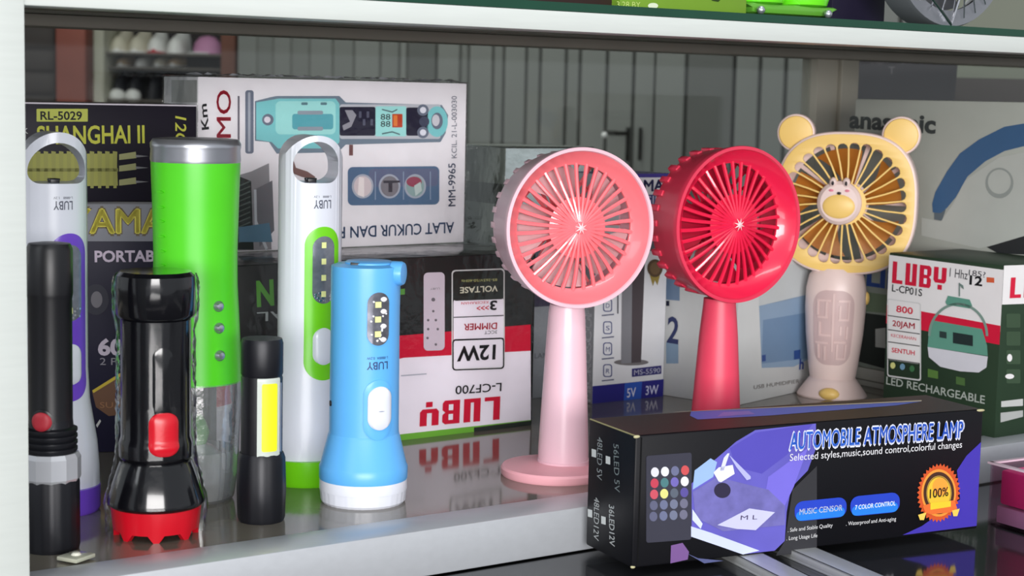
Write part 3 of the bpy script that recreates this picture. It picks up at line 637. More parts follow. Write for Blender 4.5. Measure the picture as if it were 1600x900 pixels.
for (y, s_) in ((477, 'D'), (512, 'S'), (545, 'M'), (579, 'R')):
    f.ring(rrect(942, y - 10, 956, y + 10, 4), rrect(943.5, y - 8.5, 954.5, y + 8.5, 3), ink(70, 78, 130), 3); f.text(s_, (946, y + 4), (952, y + 4), 7, ink(70, 78, 130), 3); f.poly([(940, y + 15), (959, y + 13), (959, y + 15), (940, y + 17)], ink(100, 104, 130), 3)
f.poly([(964, 452), (966, 452), (966, 490), (964, 490)], ink(80, 80, 90), 3)
f.poly([(987, 576), (1033, 571), (1033, 584), (987, 589)], ink(48, 44, 110), 3); f.text('MS-5590', (990, 586), (1031, 582), 8, ink(216, 216, 230), 4, .01)
f.text('5V', (979, 621), (993, 619), 14, ink(220, 220, 236), 4, .01); f.text('3W', (1008, 617), (1028, 615), 14, ink(210, 210, 236), 4, .01)
f.done()
Db.fill(Db.left, 0, 0, 1, 1, ink(150, 150, 156)); Db.left.text('MICROSCOPE', (923, 628), (925, 470), 10, ink(226, 226, 232), 3, .02); Db.left.done('side_panel'); Db.fill(Db.top, 0, 0, 1, 1, PUR); Db.top.done('top_panel')

# --- humidifier box
Cb = Carton('humidifier_box', 'white humidifier box with a blue bottle picture, behind the red handheld fan', 'box', (1148, 635), (1263, 609), 0, 402, 0.083, ink(206, 208, 208))
f = Cb.front
f.poly([(1186, 478), (1262, 460), (1262, 562), (1240, 573), (1190, 575)], ink(140, 164, 190), 1); f.poly([(1192, 500), (1262, 488), (1262, 560), (1190, 568)], ink(112, 140, 172), 2); f.poly([(1186, 420), (1262, 410), (1262, 462), (1186, 478)], ink(196, 202, 204), 1)
f.poly([(1240, 548), (1250, 546), (1250, 560), (1240, 562)], ink(48, 78, 140), 3); f.poly([(1190, 555), (1196, 554), (1196, 564), (1190, 565)], ink(48, 78, 140), 3)
f.text('USB HUMIDIFIER', (1177, 608), (1248, 598), 6, ink(110, 106, 104), 3); f.text('h', (1248, 577), (1255, 576), 16, ink(50, 70, 140), 3, .03); f.done()
f = Cb.left
f.poly([(1041, 428), (1062, 432), (1062, 470), (1041, 468)], ink(110, 132, 160), 1); f.poly([(1041, 470), (1046, 470), (1046, 478), (1041, 478)], ink(40, 42, 60), 2)
f.text('2', (1042, 534), (1060, 537), 40, ink(44, 52, 96), 3, .02); f.poly([(1041, 535), (1060, 538), (1060, 568), (1041, 568)], ink(128, 152, 176), 1); f.done('side_artwork', 'side_lettering')

# --- stack at the right rear: white flat box, blue lettered box, iron box (face to the left)
q0 = W(1345, 602, 0); dn = Vector((0.5736, -0.8192, 0))
def on_line(px, o, d):
    k = ray(px, 400); k = k.x / k.y; return o + d * ((k * o.y - o.x) / (d.x - k * d.y))
pl, pr = on_line(1284, q0, dn), on_line(1430, q0, dn); pl.z = pr.z = 0
Wb = Carton('flat_box', 'flat pale box lying at the bottom of the stack behind the lantern box', 'box', tuple(pl), tuple(pr), 0, 0, 0.10, ink(188, 186, 178), hgt=zat(q0.x, q0.y, 1345, 574)); Wb.fill(Wb.front, 0, .3, 1, .38, ink(120, 118, 110)); Wb.front.done()
Pb = Carton('appliance_box', 'grey green box with blue capital letters, under the iron box', 'box', tuple(pl), tuple(pr), Wb.ztop + .0005, 0, 0.10, ink(150, 158, 150), hgt=zat(q0.x, q0.y, 1345, 412) - Wb.ztop)
f = Pb.front; f.text('PHILIPS', (1292, 436), (1428, 456), 26, ink(44, 74, 148), 3, .04)
f.poly([(1345, 488), (1390, 494), (1390, 578), (1342, 565)], ink(52, 56, 54), 1); f.poly([(1368, 514), (1384, 512), (1384, 544), (1368, 542)], ink(190, 192, 188), 2); f.poly([(1345, 455), (1395, 462), (1395, 490), (1345, 486)], ink(120, 138, 112), 1); f.done()
al, ar = on_line(1326, q0, dn), on_line(1640, q0, dn); al.z = ar.z = 0
Ab = Carton('iron_box', 'large grey white box with a blue iron handle picture, right rear of cabinet', 'box', tuple(al), tuple(ar), Pb.ztop + .0005, 0, 0.10, ink(172, 176, 168), hgt=zat(al.x, al.y, 1326, 155) - Pb.ztop)
f = Ab.front; c = (0, 0, Ab.L, Ab.h)
f.text('anasonic', (1327, 199), (1462, 208), 26, ink(62, 66, 66), 3, .035)
arc = [(1600, 193), (1570, 198), (1530, 218), (1500, 240), (1480, 268), (1462, 300), (1457, 318), (1458, 332), (1470, 333), (1480, 325), (1494, 308), (1512, 276), (1540, 252), (1570, 236), (1610, 226), (1610, 193)]
f.poly(arc, ink(62, 98, 138), 3, clip=c); f.poly([(1460, 318), (1478, 328), (1472, 345), (1460, 343)], ink(96, 108, 116), 2)
f.poly([(1508, 282), (1560, 246), (1610, 236), (1610, 372), (1530, 388), (1440, 368), (1440, 340), (1470, 346), (1490, 318)], ink(186, 190, 184), 2, clip=c)
f.ring(circ(1562, 286, 22, 28, 24), circ(1562, 284, 18, 28, 19), ink(150, 156, 152), 3)
f.poly([(1542, 386), (1610, 366), (1610, 398), (1560, 396)], ink(46, 48, 50), 3, clip=c)
f.done()

# --- lantern box (faces left; its long side parallel to the shelf edge)
Bb = Carton('lantern_box', 'green, red and white LED lantern box with a teal hanging lamp picture', 'box', (1378, 648), (1554, 686), 0, 394, 0.085, ink(40, 58, 42))
f = Bb.front; c = (0, 0, Bb.L, Bb.h); DG = ink(38, 54, 40); WB = ink(226, 224, 224)
f.poly([(1370, 396), (1570, 422), (1570, 520), (1370, 490)], WB, 1, clip=c); f.poly([(1370, 474), (1570, 510), (1570, 540), (1370, 503)], REDI, 2, clip=c)
luby(f, (1394, 442), (1478, 454), 34, REDI, 3)
f.text('L-CP01S', (1394, 455), (1441, 463), 11, BLK, 3, .01)
f.text('1 Hhz', (1484, 432), (1512, 437), 14, ink(60, 60, 66), 3); f.text('12', (1515, 444), (1535, 447), 14, BLK, 3, .03); f.text('185?', (1514, 430), (1540, 434), 9, ink(70, 70, 76), 3); f.poly([(1542, 433), (1554, 434), (1554, 442), (1542, 441)], ink(206, 92, 56), 3)
f.ring(rrect(1387, 466, 1440, 588, 4, .14), rrect(1388.6, 468, 1438, 586, 3, .14), ink(206, 206, 206), 5); f.poly(rrect(1388.6, 468, 1438, 562, 3, .14), WB, 4)
for y in (492, 514, 533, 560): f.poly([(1388, y), (1438, y + 7), (1438, y + 8.5), (1388, y + 1.5)], ink(70, 70, 70), 6)
f.text('800', (1401, 487), (1427, 491), 10, REDI, 5, .02); f.text('20JAM', (1395, 509), (1430, 514), 9, REDI, 5, .02); f.text('KECERAHAN', (1393, 526), (1432, 532), 5, REDI, 5); f.text('SENTUH', (1394, 550), (1430, 555), 7, REDI, 5, .02)
for (x, y, cc) in ((1396, 571, (206, 206, 130)), (1411, 573, (110, 150, 176)), (1426, 576, (60, 110, 70))): f.poly(circ(x, y, 4, 16, 5), ink(*cc), 6)
# lamp picture
TL = ink(92, 148, 130)
f.poly([(1482, 462), (1516, 468), (1520, 478), (1516, 482), (1480, 476), (1478, 472)], TL, 5)
hoop_o = circ(1498, 525, 47, 40, 52, PI, 2 * PI); hoop_i = circ(1498, 525, 43, 40, 48, PI, 2 * PI)
f.poly(hoop_o + hoop_i[::-1], ink(120, 146, 136), 5) if False else [f.poly([hoop_o[k], hoop_o[k + 1], hoop_i[k + 1], hoop_i[k]], ink(120, 146, 136), 5) for k in range(40)]
f.poly([(1460, 501), (1535, 514), (1543, 540), (1544, 556), (1450, 542), (1452, 520)], TL, 4)
f.poly([(1450, 542), (1544, 557), (1542, 574), (1530, 582), (1500, 580), (1470, 573), (1452, 558)], ink(206, 206, 214), 4)
f.poly([(1469, 517), (1480, 519), (1480, 529), (1469, 527)], ink(44, 60, 58), 6); f.poly([(1490, 519), (1521, 524), (1521, 541), (1490, 536)], ink(36, 48, 48), 6)
f.poly([(1499, 442), (1501, 442), (1501, 463), (1499, 463)], ink(110, 130, 124), 6); f.poly([(1500, 442), (1506, 446), (1507, 452), (1504, 450), (1500, 445)], ink(110, 130, 124), 6)
f.text('LED RECHARGEABLE', (1385, 600), (1539, 631), 12, ink(168, 176, 168), 3, .01)
f.poly([(1450, 576), (1466, 580), (1466, 592), (1450, 589)], ink(84, 120, 56), 2); f.poly([(1494, 588), (1508, 591), (1508, 603), (1494, 600)], ink(72, 104, 56), 2)
f.done()
f = Bb.right; c = (0, 0, Bb.Dp, Bb.h)
f.poly([(1540, 415), (1700, 410), (1700, 470), (1540, 478)], WB, 1, clip=c); luby(f, (1577, 466), (1662, 462), 32, REDI, 3)
for (y) in (501, 529, 558, 588): f.poly(rrect(1572, y - 11, 1594, y + 11, 2), ink(58, 78, 58), 2); f.poly(rrect(1600, y - 11, 1622, y + 11, 2), ink(58, 78, 58), 2)
f.poly(circ(1577, 559, 4, 14, 6), WB, 3); f.poly(circ(1577, 588, 7, 14, 4), WB, 3)
f.poly([(1564, 627), (1598, 623), (1598, 634), (1564, 636)], ink(190, 192, 190), 2); f.poly([(1563, 645), (1598, 641), (1598, 651), (1563, 660)], ink(170, 172, 170), 2); f.done('side_artwork', 'side_lettering')

# ================================================================== TORCHES
class Turned:
    """a turned body standing on the shelf; profile given by half widths and rows measured at its front"""
    def __init__(s, cx, y_front, hw, z=0.0):
        p = W(cx, y_front, z); hd = Vector((p.x, p.y, 0)); d = hd.length; hd.normalize()
        r = hw * d / F_PX; s.c = p + hd * r; s.c.z = z; s.hd = hd; s.d = math.hypot(s.c.x, s.c.y); s.s = s.d / F_PX; s.cx = cx; s.z0 = z
        s.rz = -math.atan2(s.c.x, s.c.y)
    def r(s, hw): return hw * s.s
    def z(s, py, hw):
        q = s.c - s.hd * (hw * s.s); return max(0.0, zat(q.x, q.y, s.cx, py) - s.z0)
    def P(s, pts): return [(s.r(h), s.z(y, h)) for (h, y) in pts]

# 1 black zoom torch at the far left
T = Turned(81, 868, 43); t = thing('torch', 'slim matt black torch with silver ring standing head down at the left post', 'torch', T.c, T.rz)
bm = bmesh.new(); lathe(bm, T.P([(41, 868), (43, 860), (43, 762), (41, 752)]), 64, rip=lambda a, z: 1 + 0.008 * math.cos(18 * a)); part('head', bm, BLACKM, t)
bm = bmesh.new(); lathe(bm, T.P([(42, 759), (45, 754), (45, 722), (41, 714)]), 12); part('ring', bm, mat('satin_silver', (196, 198, 204), .3, .4, .04, 60), t, 10, label='faceted silver ring')
bm = bmesh.new(); pts = [(40, 718)]
for k in range(4): pts += [(37, 714 - k * 10), (40, 710 - k * 10), (40, 706 - k * 10)]
pts += [(34, 672), (33, 660)]
lathe(bm, T.P(pts), 64); part('cooling_ribs', bm, BLACKM, t)
bm = bmesh.new(); pb = T.P([(33, 664), (33, 470), (34, 466), (34.5, 460), (34.5, 392), (31, 383), (18, 380)]); lathe(bm, pb, 64); part('body', bm, BLACKP, t)
rf = interp(pb); th = math.asin(-13 / 34)
bm = bmesh.new(); patch(bm, rf, th, T.z(659, 33), T.r(36), T.r(36), 0.0010, 0, 'stadium', dome=0.0002); part('switch_collar', bm, BLACKP, t)
bm = bmesh.new(); patch(bm, rf, th, T.z(659, 33), T.r(29), T.r(29), 0.0016, 0, 'stadium', dome=0.0010); part('switch_button', bm, mat('dull_red_rubber', (172, 38, 52), 0.5), t, label='round dull red button')
# 2+3 white lantern torches with ring handles
def lantern(cx, y_front, hwb, pm, label, yaw, ys, off):
    """ys: dict of photo rows"""
    T = Turned(cx, y_front, hwb); t = thing('lantern_torch', label, 'torch', T.c, T.rz + yaw)
    hb = ys['hw']; EB = 0.82
    prof = T.P([(hwb - 3, y_front), (hwb, y_front - 5), (hwb, y_front - 40)])
    bm = bmesh.new(); lathe(bm, prof, 64, 0, 1, .95); part('head_bezel', bm, pm, t, label=ys['cl'] + ' rim')
    body = T.P([(hwb - .5, y_front - 40), (hwb - 1, y_front - 70), (hwb - 4, y_front - 110), (hb + 2.5, y_front - 180), (hb, y_front - 230), (hb, ys['flat']), (hb, ys['top'])])
    ztop = body[-1][1]; R = T.r(hb)
    bm = bmesh.new(); lathe(bm, [body[0], *body[1:-1], (R, ztop)], 96, 0, 1, EB); 
    # flat lower neck radius
    o = part('body', bm, WHITEP, t, 40)
    # cut the arch and the finger hole
    zh0, zh1 = T.z(ys['h0'], 0), T.z(ys['h1'], 0); rh = T.r(ys['hhw']); zc = ztop - R
    keep = [(-R * 2, -0.01), (R * 2, -0.01), (R * 2, zc)] + [(R * 1.0 * math.cos(a), zc + R * math.sin(a)) for a in [PI * k / 40 for k in range(0, 41)]] + [(-R * 2, zc)]
    cut = plate(keep, [], R * 4); mc = bpy.data.meshes.new('k'); cut.to_mesh(mc); cut.free(); oc = bpy.data.objects.new('k', mc); C.objects.link(oc); oc.parent = t
    hl = [(rh * math.cos(a), (zh1 - rh) + rh * math.sin(a)) for a in [PI * k / 24 for k in range(25)]]
    rr = min(rh * 0.55, (zh1 - rh - zh0) * 0.9)
    hl += [(-rh + rr * (1 - math.cos(a)) if True else 0, zh0 + rr * (1 - math.sin(a))) for a in [PI / 2 * k / 8 for k in range(9)]]
    hl += [(rh - rr * (1 - math.cos(a)), zh0 + rr * (1 - math.sin(a))) for a in [PI / 2 * (8 - k) / 8 for k in range(9)]]
    hc = plate(hl, [], R * 4); mh = bpy.data.meshes.new('h'); hc.to_mesh(mh); hc.free(); oh = bpy.data.objects.new('h', mh); C.objects.link(oh); oh.parent = t
    for (q, op) in ((oc, 'INTERSECT'), (oh, 'DIFFERENCE')):
        m = o.modifiers.new('b', 'BOOLEAN'); m.object = q; m.operation = op; m.solver = 'EXACT'
    bv = o.modifiers.new('v', 'BEVEL'); bv.width = 0.0016; bv.segments = 3; bv.limit_method = 'ANGLE'; bv.angle_limit = math.radians(40)
    bpy.context.view_layer.update(); dg = bpy.context.evaluated_depsgraph_get(); me = bpy.data.meshes.new_from_object(o.evaluated_get(dg)); o.modifiers.clear(); o.data = me
    me.polygons.foreach_set('use_smooth', [True] * len(me.polygons)); me.set_sharp_from_angle(angle=math.radians(45))
    bpy.data.objects.remove(oc); bpy.data.objects.remove(oh)
    rf = interp(body)
    kw = dict(ea=1, eb=EB)
    th0 = math.radians(off); zp0, zp1 = T.z(ys['p1'], hb), T.z(ys['p0'], hb); wp = T.r(ys['pw'])
    bm = bmesh.new(); patch(bm, rf, th0, (zp0 + zp1) / 2, wp, zp1 - zp0, 0.0006, 0, 'stadium', dome=0.0004, cols=16, rows=50, **kw); part('switch_panel', bm, pm, t, label=ys['cl'] + ' oval panel')
    l0, l1 = T.z(ys['l1'], hb), T.z(ys['l0'], hb); wl = T.r(ys['lw'])
    bm = bmesh.new(); patch(bm, rf, th0, (l0 + l1) / 2, wl, l1 - l0, 0.0011, 0, 'stadium', cols=12, rows=40, **kw); lw = part('led_window', bm, mat('led_window_chrome', (132, 136, 146), 0.18, .5, 0.4, 260), t, label='silver oval window')
    for k in range(4):
        bm = bmesh.new(); zz = l1 - wl * .38 - (l1 - l0 - wl * .8) * k / 3.0; patch(bm, rf, th0 - .02, zz, T.r(7), T.r(9), 0.0016, 0, 'rect', rows=2, cols=2, **kw)
        part('led_chip', bm, LEDY, lw, label='pale yellow chip')
    bm = bmesh.new()
    for k in range(16):
        patch(bm, rf, th0 + random.uniform(-.6, .7) * wl * .6 / R / 1.0, l0 + wl * random.uniform(.12, .5), T.r(3.5), T.r(3.5), 0.0014, 0, 'stadium', rows=6, cols=3, **kw)
    part('reflector_glints', bm, CHROME, lw)
    b0, b1 = T.z(ys['b1'], hb), T.z(ys['b0'], hb)
    bm = bmesh.new(); patch(bm, rf, th0, (b0 + b1) / 2, T.r(ys['bw']), b1 - b0, 0.0012, 0, 'stadium', dome=0.0022, cols=12, **kw); part('slide_switch', bm, WHITEP, t)
    bm = bmesh.new(); wrap_text(bm, 'LUBY', rf, th0 * .3 + ys.get('tt', 0), T.z(ys['t'], hb), T.r(29), T.r(13), 0.0003, True, bold=.01, **kw)
    wrap_text(bm, 'L-8888   1.2V', rf, th0 * .3 + ys.get('tt', 0), T.z(ys['t'] - 12, hb), T.r(29), T.r(3.5), 0.0003, True, bold=.0, **kw)
    part('lettering', bm, ink(84, 88, 104), t, flat=True)
    bm = bmesh.new(); box(bm, (-T.r(7), -0.004, zh0 - .0005), (T.r(7), 0.004, zh0 + T.r(6)), 0, .0005); box(bm, (-T.r(9), -0.002, zh0 + T.r(3)), (T.r(9), 0.002, zh0 + T.r(6)), 0, .0004); part('charger_tab', bm, BLACKP, t, label='small black tab in the handle loop')
    return T, t
lantern(88, 812, 67, PURPLE, 'tall white and purple torch with ring handle, behind the slim black torch', math.radians(12),
        dict(hw=49.5, flat=560, top=207, h0=285, h1=222, hhw=43, p0=366, p1=630, pw=62, l0=384, l1=504, lw=38, b0=540, b1=604, bw=36, t=322, cl='purple', tt=0.02), 17)
lantern(481, 764, 66, LIME, 'tall white and lime torch with ring handle, behind the blue torch', math.radians(16),
        dict(hw=50, flat=530, top=212, h0=284, h1=220, hhw=36, p0=355, p1=596, pw=60, l0=370, l1=476, lw=36, b0=514, b1=572, bw=34, t=320, cl='lime green', tt=0.1), 12)

# 4 green torch with clear head
T = Turned(305, 792, 62); t = thing('torch', 'large bright green torch with silver cap and clear plastic head', 'torch', T.c, T.rz)
bm = bmesh.new(); outer = T.P([(56, 792), (60, 786), (66, 745), (68, 700), (71, 650), (72, 604)]); lathe(bm, outer, 72, rip=lambda a, z: 1 + (.008 * math.cos(36 * a) if z < T.z(715, 68) else 0)); part('clear_head', bm, CLEARP, t, label='see-through ribbed head')
bm = bmesh.new(); lathe(bm, T.P([(56, 760), (56, 742), (46, 722), (30, 704), (15, 694), (10, 690)]), 48, cap=True); part('reflector', bm, mat('reflector_silver', (206, 208, 212), .25, .35, .1, 60), t, label='silver cone inside the clear head')
bm = bmesh.new(); lathe(bm, T.P([(56, 786), (59, 780), (63, 748), (64, 716), (62, 712)]), 72, cap=False, rip=lambda a, z: 1 + .02 * math.cos(40 * a)); part('ribbed_ring', bm, film('frosted_ring', (230, 230, 232), .12, .25, .3, 80, 1.3, milk=.35), t, label='frosted ribbed ring')
bm = bmesh.new(); lathe(bm, T.P([(16, 700), (22, 680), (20, 672), (16, 660), (10, 650)]), 40); part('inner_sleeve', bm, mat('green_inner', (120, 176, 110), .4), t)
pb = T.P([(72, 606), (71.5, 600), (68, 520), (64.5, 450), (64, 400), (66, 320), (68, 262), (68, 256)])
bm = bmesh.new(); lathe(bm, pb, 96); part('body', bm, GREEN, t); rf = interp(pb)
bm = bmesh.new(); lathe(bm, T.P([(67.5, 258), (69, 252), (68, 236), (69, 232), (69, 226), (65, 219), (50, 217), (20, 216)]), 96); part('end_cap', bm, SILVER, t, label='silver metal cap')
bm = bmesh.new()
for k, y in enumerate((302, 326, 348, 372, 395, 417)): patch(bm, rf, math.radians(-52), T.z(y, 66), T.r(50), T.r(4), 0.0011, 0, 'stadium', rows=8)
part('grip_ridges', bm, GREEN, t)
for y in (480, 514, 557):
    zz = T.z(y, 67); tt = math.asin(35 / 68); R = rf(zz)
    p = Vector((R * math.sin(tt), -R * math.cos(tt), zz)); Mx = Matrix.Translation(p) @ Matrix.Rotation(tt, 4, 'Z') @ Matrix.Rotation(PI / 2, 4, 'X')
    rr = T.r(8.5)
    bm = bmesh.new(); lathe(bm, [(rr, -.001), (rr, .0008), (rr * .92, .0014), (rr * .86, .0009)], 24, M=Mx); lathe(bm, [(rr * .84, 0), (rr * .82, .0016), (rr * .6, .0028), (rr * .1, .0032)], 24, M=Mx)
    part('button', bm, SILVER, t, label='round silver stud')
# 5 glossy black and red torch
T = Turned(244, 850, 68); t = thing('torch', 'glossy black torch with red switch and red notched rim', 'torch', T.c, T.rz)
def notch(a, z): return 1.0
bm = bmesh.new(); zb = T.z(802, 70); n = 96; R = T.r(70); ri = T.r(60)
prev = None; rows = []
for j, q in enumerate((0.0, .35, 1.0)):
    row = []
    for k in range(n):
        a = 2 * PI * k / n; ph = (a / (2 * PI) * 8) % 1.0; pd = min(ph, 1 - ph); tooth = max(0.0, min(1.0, (.25 - pd) / .16))
        lo = 0.0 + (1 - max(0, min(1, tooth))) * T.r(11); z = lo + (zb - lo) * q; rr = R * (1 - .07 * (1 - q))
        row.append(bm.verts.new((rr * math.sin(a), -rr * math.cos(a), z)))
    rows.append(row)
inn = [bm.verts.new((ri / R * v.co.x, ri / R * v.co.y, v.co.z)) for v in rows[0]]; inn2 = [bm.verts.new((ri / R * v.co.x, ri / R * v.co.y, zb)) for v in rows[0]]
seq = [inn2, inn] + rows
for a_, b_ in zip(seq, seq[1:]):
    for k in range(n): bm.faces.new((a_[k], a_[(k + 1) % n], b_[(k + 1) % n], b_[k]))
bm.faces.new(inn2); bm.faces.new(rows[-1]); part('head_rim', bm, RED, t, 30, label='red rim with notched edge')
bm = bmesh.new(); lathe(bm, T.P([(70, 804), (75, 800), (75, 794), (58, 738), (55, 730)]), 96, rip=lambda a, z: 1 - (.045 * max(0, math.cos(8 * a)) ** 3 if z > T.z(785, 70) and z < T.z(742, 58) else 0)); part('head', bm, BLACKG, t)
pb = T.P([(52, 740), (52, 728), (57, 722), (57, 700), (54, 690), (54, 640), (54, 520), (54, 505), (50, 500)]); bm = bmesh.new(); lathe(bm, pb, 72); part('body', bm, BLACKG, t); rf = interp(pb)
bm = bmesh.new(); lathe(bm, T.P([(58, 502), (61, 497), (61, 450), (60, 436), (54, 429), (30, 427)]), 72, rip=lambda a, z: 1 + (.0 if z < T.z(462, 60) else .012 * math.cos(10 * a))); part('tail_cap', bm, BLACKG, t)
bm = bmesh.new(); patch(bm, rf, math.asin(10 / 54), T.z(600, 54), T.r(30), T.r(110), 0.0008, dome=.0006, rows=30); part('grip_panel', bm, BLACKG, t)
bm = bmesh.new(); patch(bm, rf, math.asin(11 / 54), T.z(680, 54), T.r(56), T.r(86), 0.0010, shape=T.r(16)); part('switch_collar', bm, BLACKG, t)
bm = bmesh.new(); patch(bm, rf, math.asin(11 / 54), T.z(679, 54), T.r(42), T.r(67), 0.0022, dome=.0018, shape=T.r(17)); sw = part('switch', bm, RED, t, label='red sliding switch')
bm = bmesh.new()
for k in range(4): patch(bm, rf, math.asin(11 / 54), T.z(672 + k * 8, 54), T.r(28), T.r(2.5), 0.0042, rows=6)
part('switch_ridges', bm, RED, sw)
bm = bmesh.new(); N = 72; zs = [0.0008 + (T.z(436, 60)) * k / 60 for k in range(61)]; rows = []
hp = interp(T.P([(76, 848), (79, 800), (64, 735), (61, 715), (59, 520), (65, 495), (65, 450), (61, 434)]))
for z in zs: rows.append([bm.verts.new(((hp(z) + random.uniform(-.0004, .0008)) * math.sin(2 * PI * k / N), -(hp(z) + random.uniform(-.0004, .0008)) * math.cos(2 * PI * k / N), z)) for k in range(N)])
for a_, b_ in zip(rows, rows[1:]):
    for k in range(N): bm.faces.new((a_[k], a_[(k + 1) % N], b_[(k + 1) % N], b_[k]))
part('plastic_bag', bm, film('thin_bag', (253, 253, 253), 0.0, 0.18, 0.4, 60, 1.06), t, 80, label='thin clear bag')
# 6 small torch with yellow panel
T = Turned(408, 821, 37); t = thing('torch', 'small black torch with a bright yellow light strip', 'torch', T.c, T.rz)
bm = bmesh.new(); lathe(bm, T.P([(35, 821), (37, 816), (38.5, 770), (37, 722), (34, 713)]), 10 * 6, rip=lambda a, z: 1 + .010 * math.cos(12 * a)); part('head', bm, BLACKM, t)
pb = T.P([(32.5, 718), (32.5, 594), (30.5, 590), (30, 588)]); bm = bmesh.new(); lathe(bm, pb, 64); part('body', bm, BLACKP, t); rf = interp(pb)
bm = bmesh.new(); lathe(bm, T.P([(31, 592), (33, 588), (33, 540), (31, 533), (20, 531)]), 64); part('tail_cap', bm, BLACKM, t)
bm = bmesh.new(); patch(bm, rf, math.asin(12 / 33), (T.z(592, 32) + T.z(714, 32)) / 2, T.r(38), T.z(592, 32) - T.z(714, 32), .0006, shape='rect'); pn = part('light_window', bm, mat('frosted_window', (196, 204, 196), .3), t, label='frosted white window')
bm = bmesh.new(); patch(bm, rf, math.asin(12 / 33), (T.z(600, 32) + T.z(706, 32)) / 2, T.r(24), T.z(600, 32) - T.z(706, 32), .0011, shape=T.r(3)); part('light_strip', bm, YELLOWCOB, pn, label='bright yellow strip')
bm = bmesh.new(); patch(bm, rf, math.asin(27 / 33), (T.z(600, 32) + T.z(708, 32)) / 2, T.r(4), T.z(600, 32) - T.z(708, 32), .0012, shape='rect'); part('window_frame', bm, SILVER, pn)
# 7 blue torch
T = Turned(567, 798, 69); t = thing('torch', 'sky blue torch with white oval switch and white rim', 'torch', T.c, T.rz)
bm = bmesh.new(); lathe(bm, T.P([(64, 798), (67, 794), (68.5, 778), (68.5, 777)]), 96, rip=lambda a, z: 1 + .006 * (1 if math.cos(36 * a) > 0 else -1)); lathe(bm, T.P([(69.5, 777.5), (69.5, 762), (68, 758)]), 96); part('head_rim', bm, WHITEP, t, 25, label='white ribbed rim')
bm = bmesh.new(); lathe(bm, T.P([(68.5, 763), (70, 759), (70, 741), (68, 737), (57, 690), (55, 684)]), 96); part('head', bm, BLUE, t)
pb = T.P([(55.5, 690), (55, 676), (54, 500), (54.5, 432), (54, 420), (50, 414)]); ztop = zat(T.c.x, T.c.y, 570, 411); pb.append((T.r(44), ztop)); pb[-2] = (T.r(51), ztop - .0012)
bm = bmesh.new(); lathe(bm, pb, 96); part('body', bm, BLUE, t); rf = interp(pb)
bm = bmesh.new(); R = rf(T.z(432, 54)); p = Vector((R * math.sin(1.25) * .9, -R * math.cos(1.25) * .9, T.z(430, 50))); Mx = Matrix.Translation(p) @ Matrix.Rotation(1.25, 4, 'Z') @ Matrix.Rotation(PI / 2, 4, 'X')
lathe(bm, [(T.r(19), -.002), (T.r(19), T.r(9)), (T.r(17), T.r(13)), (T.r(8), T.r(14.5))], 32, M=Mx); part('strap_nub', bm, BLUE, t)
bm = bmesh.new(); box(bm, (-T.r(24), -T.r(34), ztop - .0005), (-T.r(4), -T.r(14), ztop + .0012), 0, .0004); part('rubber_plug', bm, BLACKP, t)
bm = bmesh.new(); lathe(bm, [(T.r(38), ztop - .0004), (T.r(38), ztop + .0008), (T.r(35), ztop + .0014)], 48, M=Matrix.Translation((T.r(5), 0, 0))); part('top_disc', bm, BLUE, t)
ta = math.asin(20 / 54)
bm = bmesh.new(); patch(bm, rf, ta, (T.z(457, 54) + T.z(540, 54)) / 2, T.r(35), T.z(457, 54) - T.z(540, 54), .0009, rows=36); lw = part('led_window', bm, mat('led_window_chrome2', (128, 128, 138), 0.12, .7, 0.5, 300), t, label='silver oval window')
for y in (476, 499, 522):
    bm = bmesh.new(); patch(bm, rf, ta - .03, T.z(y, 54), T.r(9), T.r(9), .0016, 0, 'rect', rows=2, cols=2); part('led_chip', bm, LEDY, lw, label='pale yellow chip')
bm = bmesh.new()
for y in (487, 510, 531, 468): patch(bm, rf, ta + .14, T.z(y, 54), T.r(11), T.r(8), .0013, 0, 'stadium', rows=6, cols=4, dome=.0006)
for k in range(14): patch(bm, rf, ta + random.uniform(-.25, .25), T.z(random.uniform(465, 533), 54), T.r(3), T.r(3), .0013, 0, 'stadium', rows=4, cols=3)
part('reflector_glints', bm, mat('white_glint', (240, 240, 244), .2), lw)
bm = bmesh.new(); patch(bm, rf, ta + .03, (T.z(594, 54) + T.z(688, 54)) / 2, T.r(47), T.z(594, 54) - T.z(688, 54), .0009, rows=36, dome=.0006); part('switch_collar', bm, BLUE, t)
bm = bmesh.new(); patch(bm, rf, ta + .05, (T.z(604, 54) + T.z(640, 54)) / 2 - .0, T.r(37), T.z(604, 54) - T.z(672, 54), .0022, rows=36, dome=.0016)
bmesh.ops.translate(bm, vec=(0, 0, -(T.z(640, 54) - T.z(672, 54)) / 2), verts=bm.verts); sw = part('switch', bm, WHITEP, t, label='white oval sliding switch')
bm = bmesh.new(); patch(bm, rf, ta + .05, T.z(642, 54), T.r(28), T.r(1.6), .0039, rows=4); part('switch_line', bm, ink(150, 156, 176), sw)
bm = bmesh.new(); wrap_text(bm, 'LUBY', rf, ta + .0, T.z(572, 54), T.r(35), T.r(12), .0003); wrap_text(bm, 'L-8888A  0.2W', rf, ta + .0, T.z(560, 54), T.r(35), T.r(4), .0003, bold=0); part('lettering', bm, ink(52, 70, 112), t, flat=True)
bm = bmesh.new(); patch(bm, rf, -1.25, T.z(637, 54), T.r(8), T.r(9), .0006); part('charging_socket', bm, BLACKP, t)

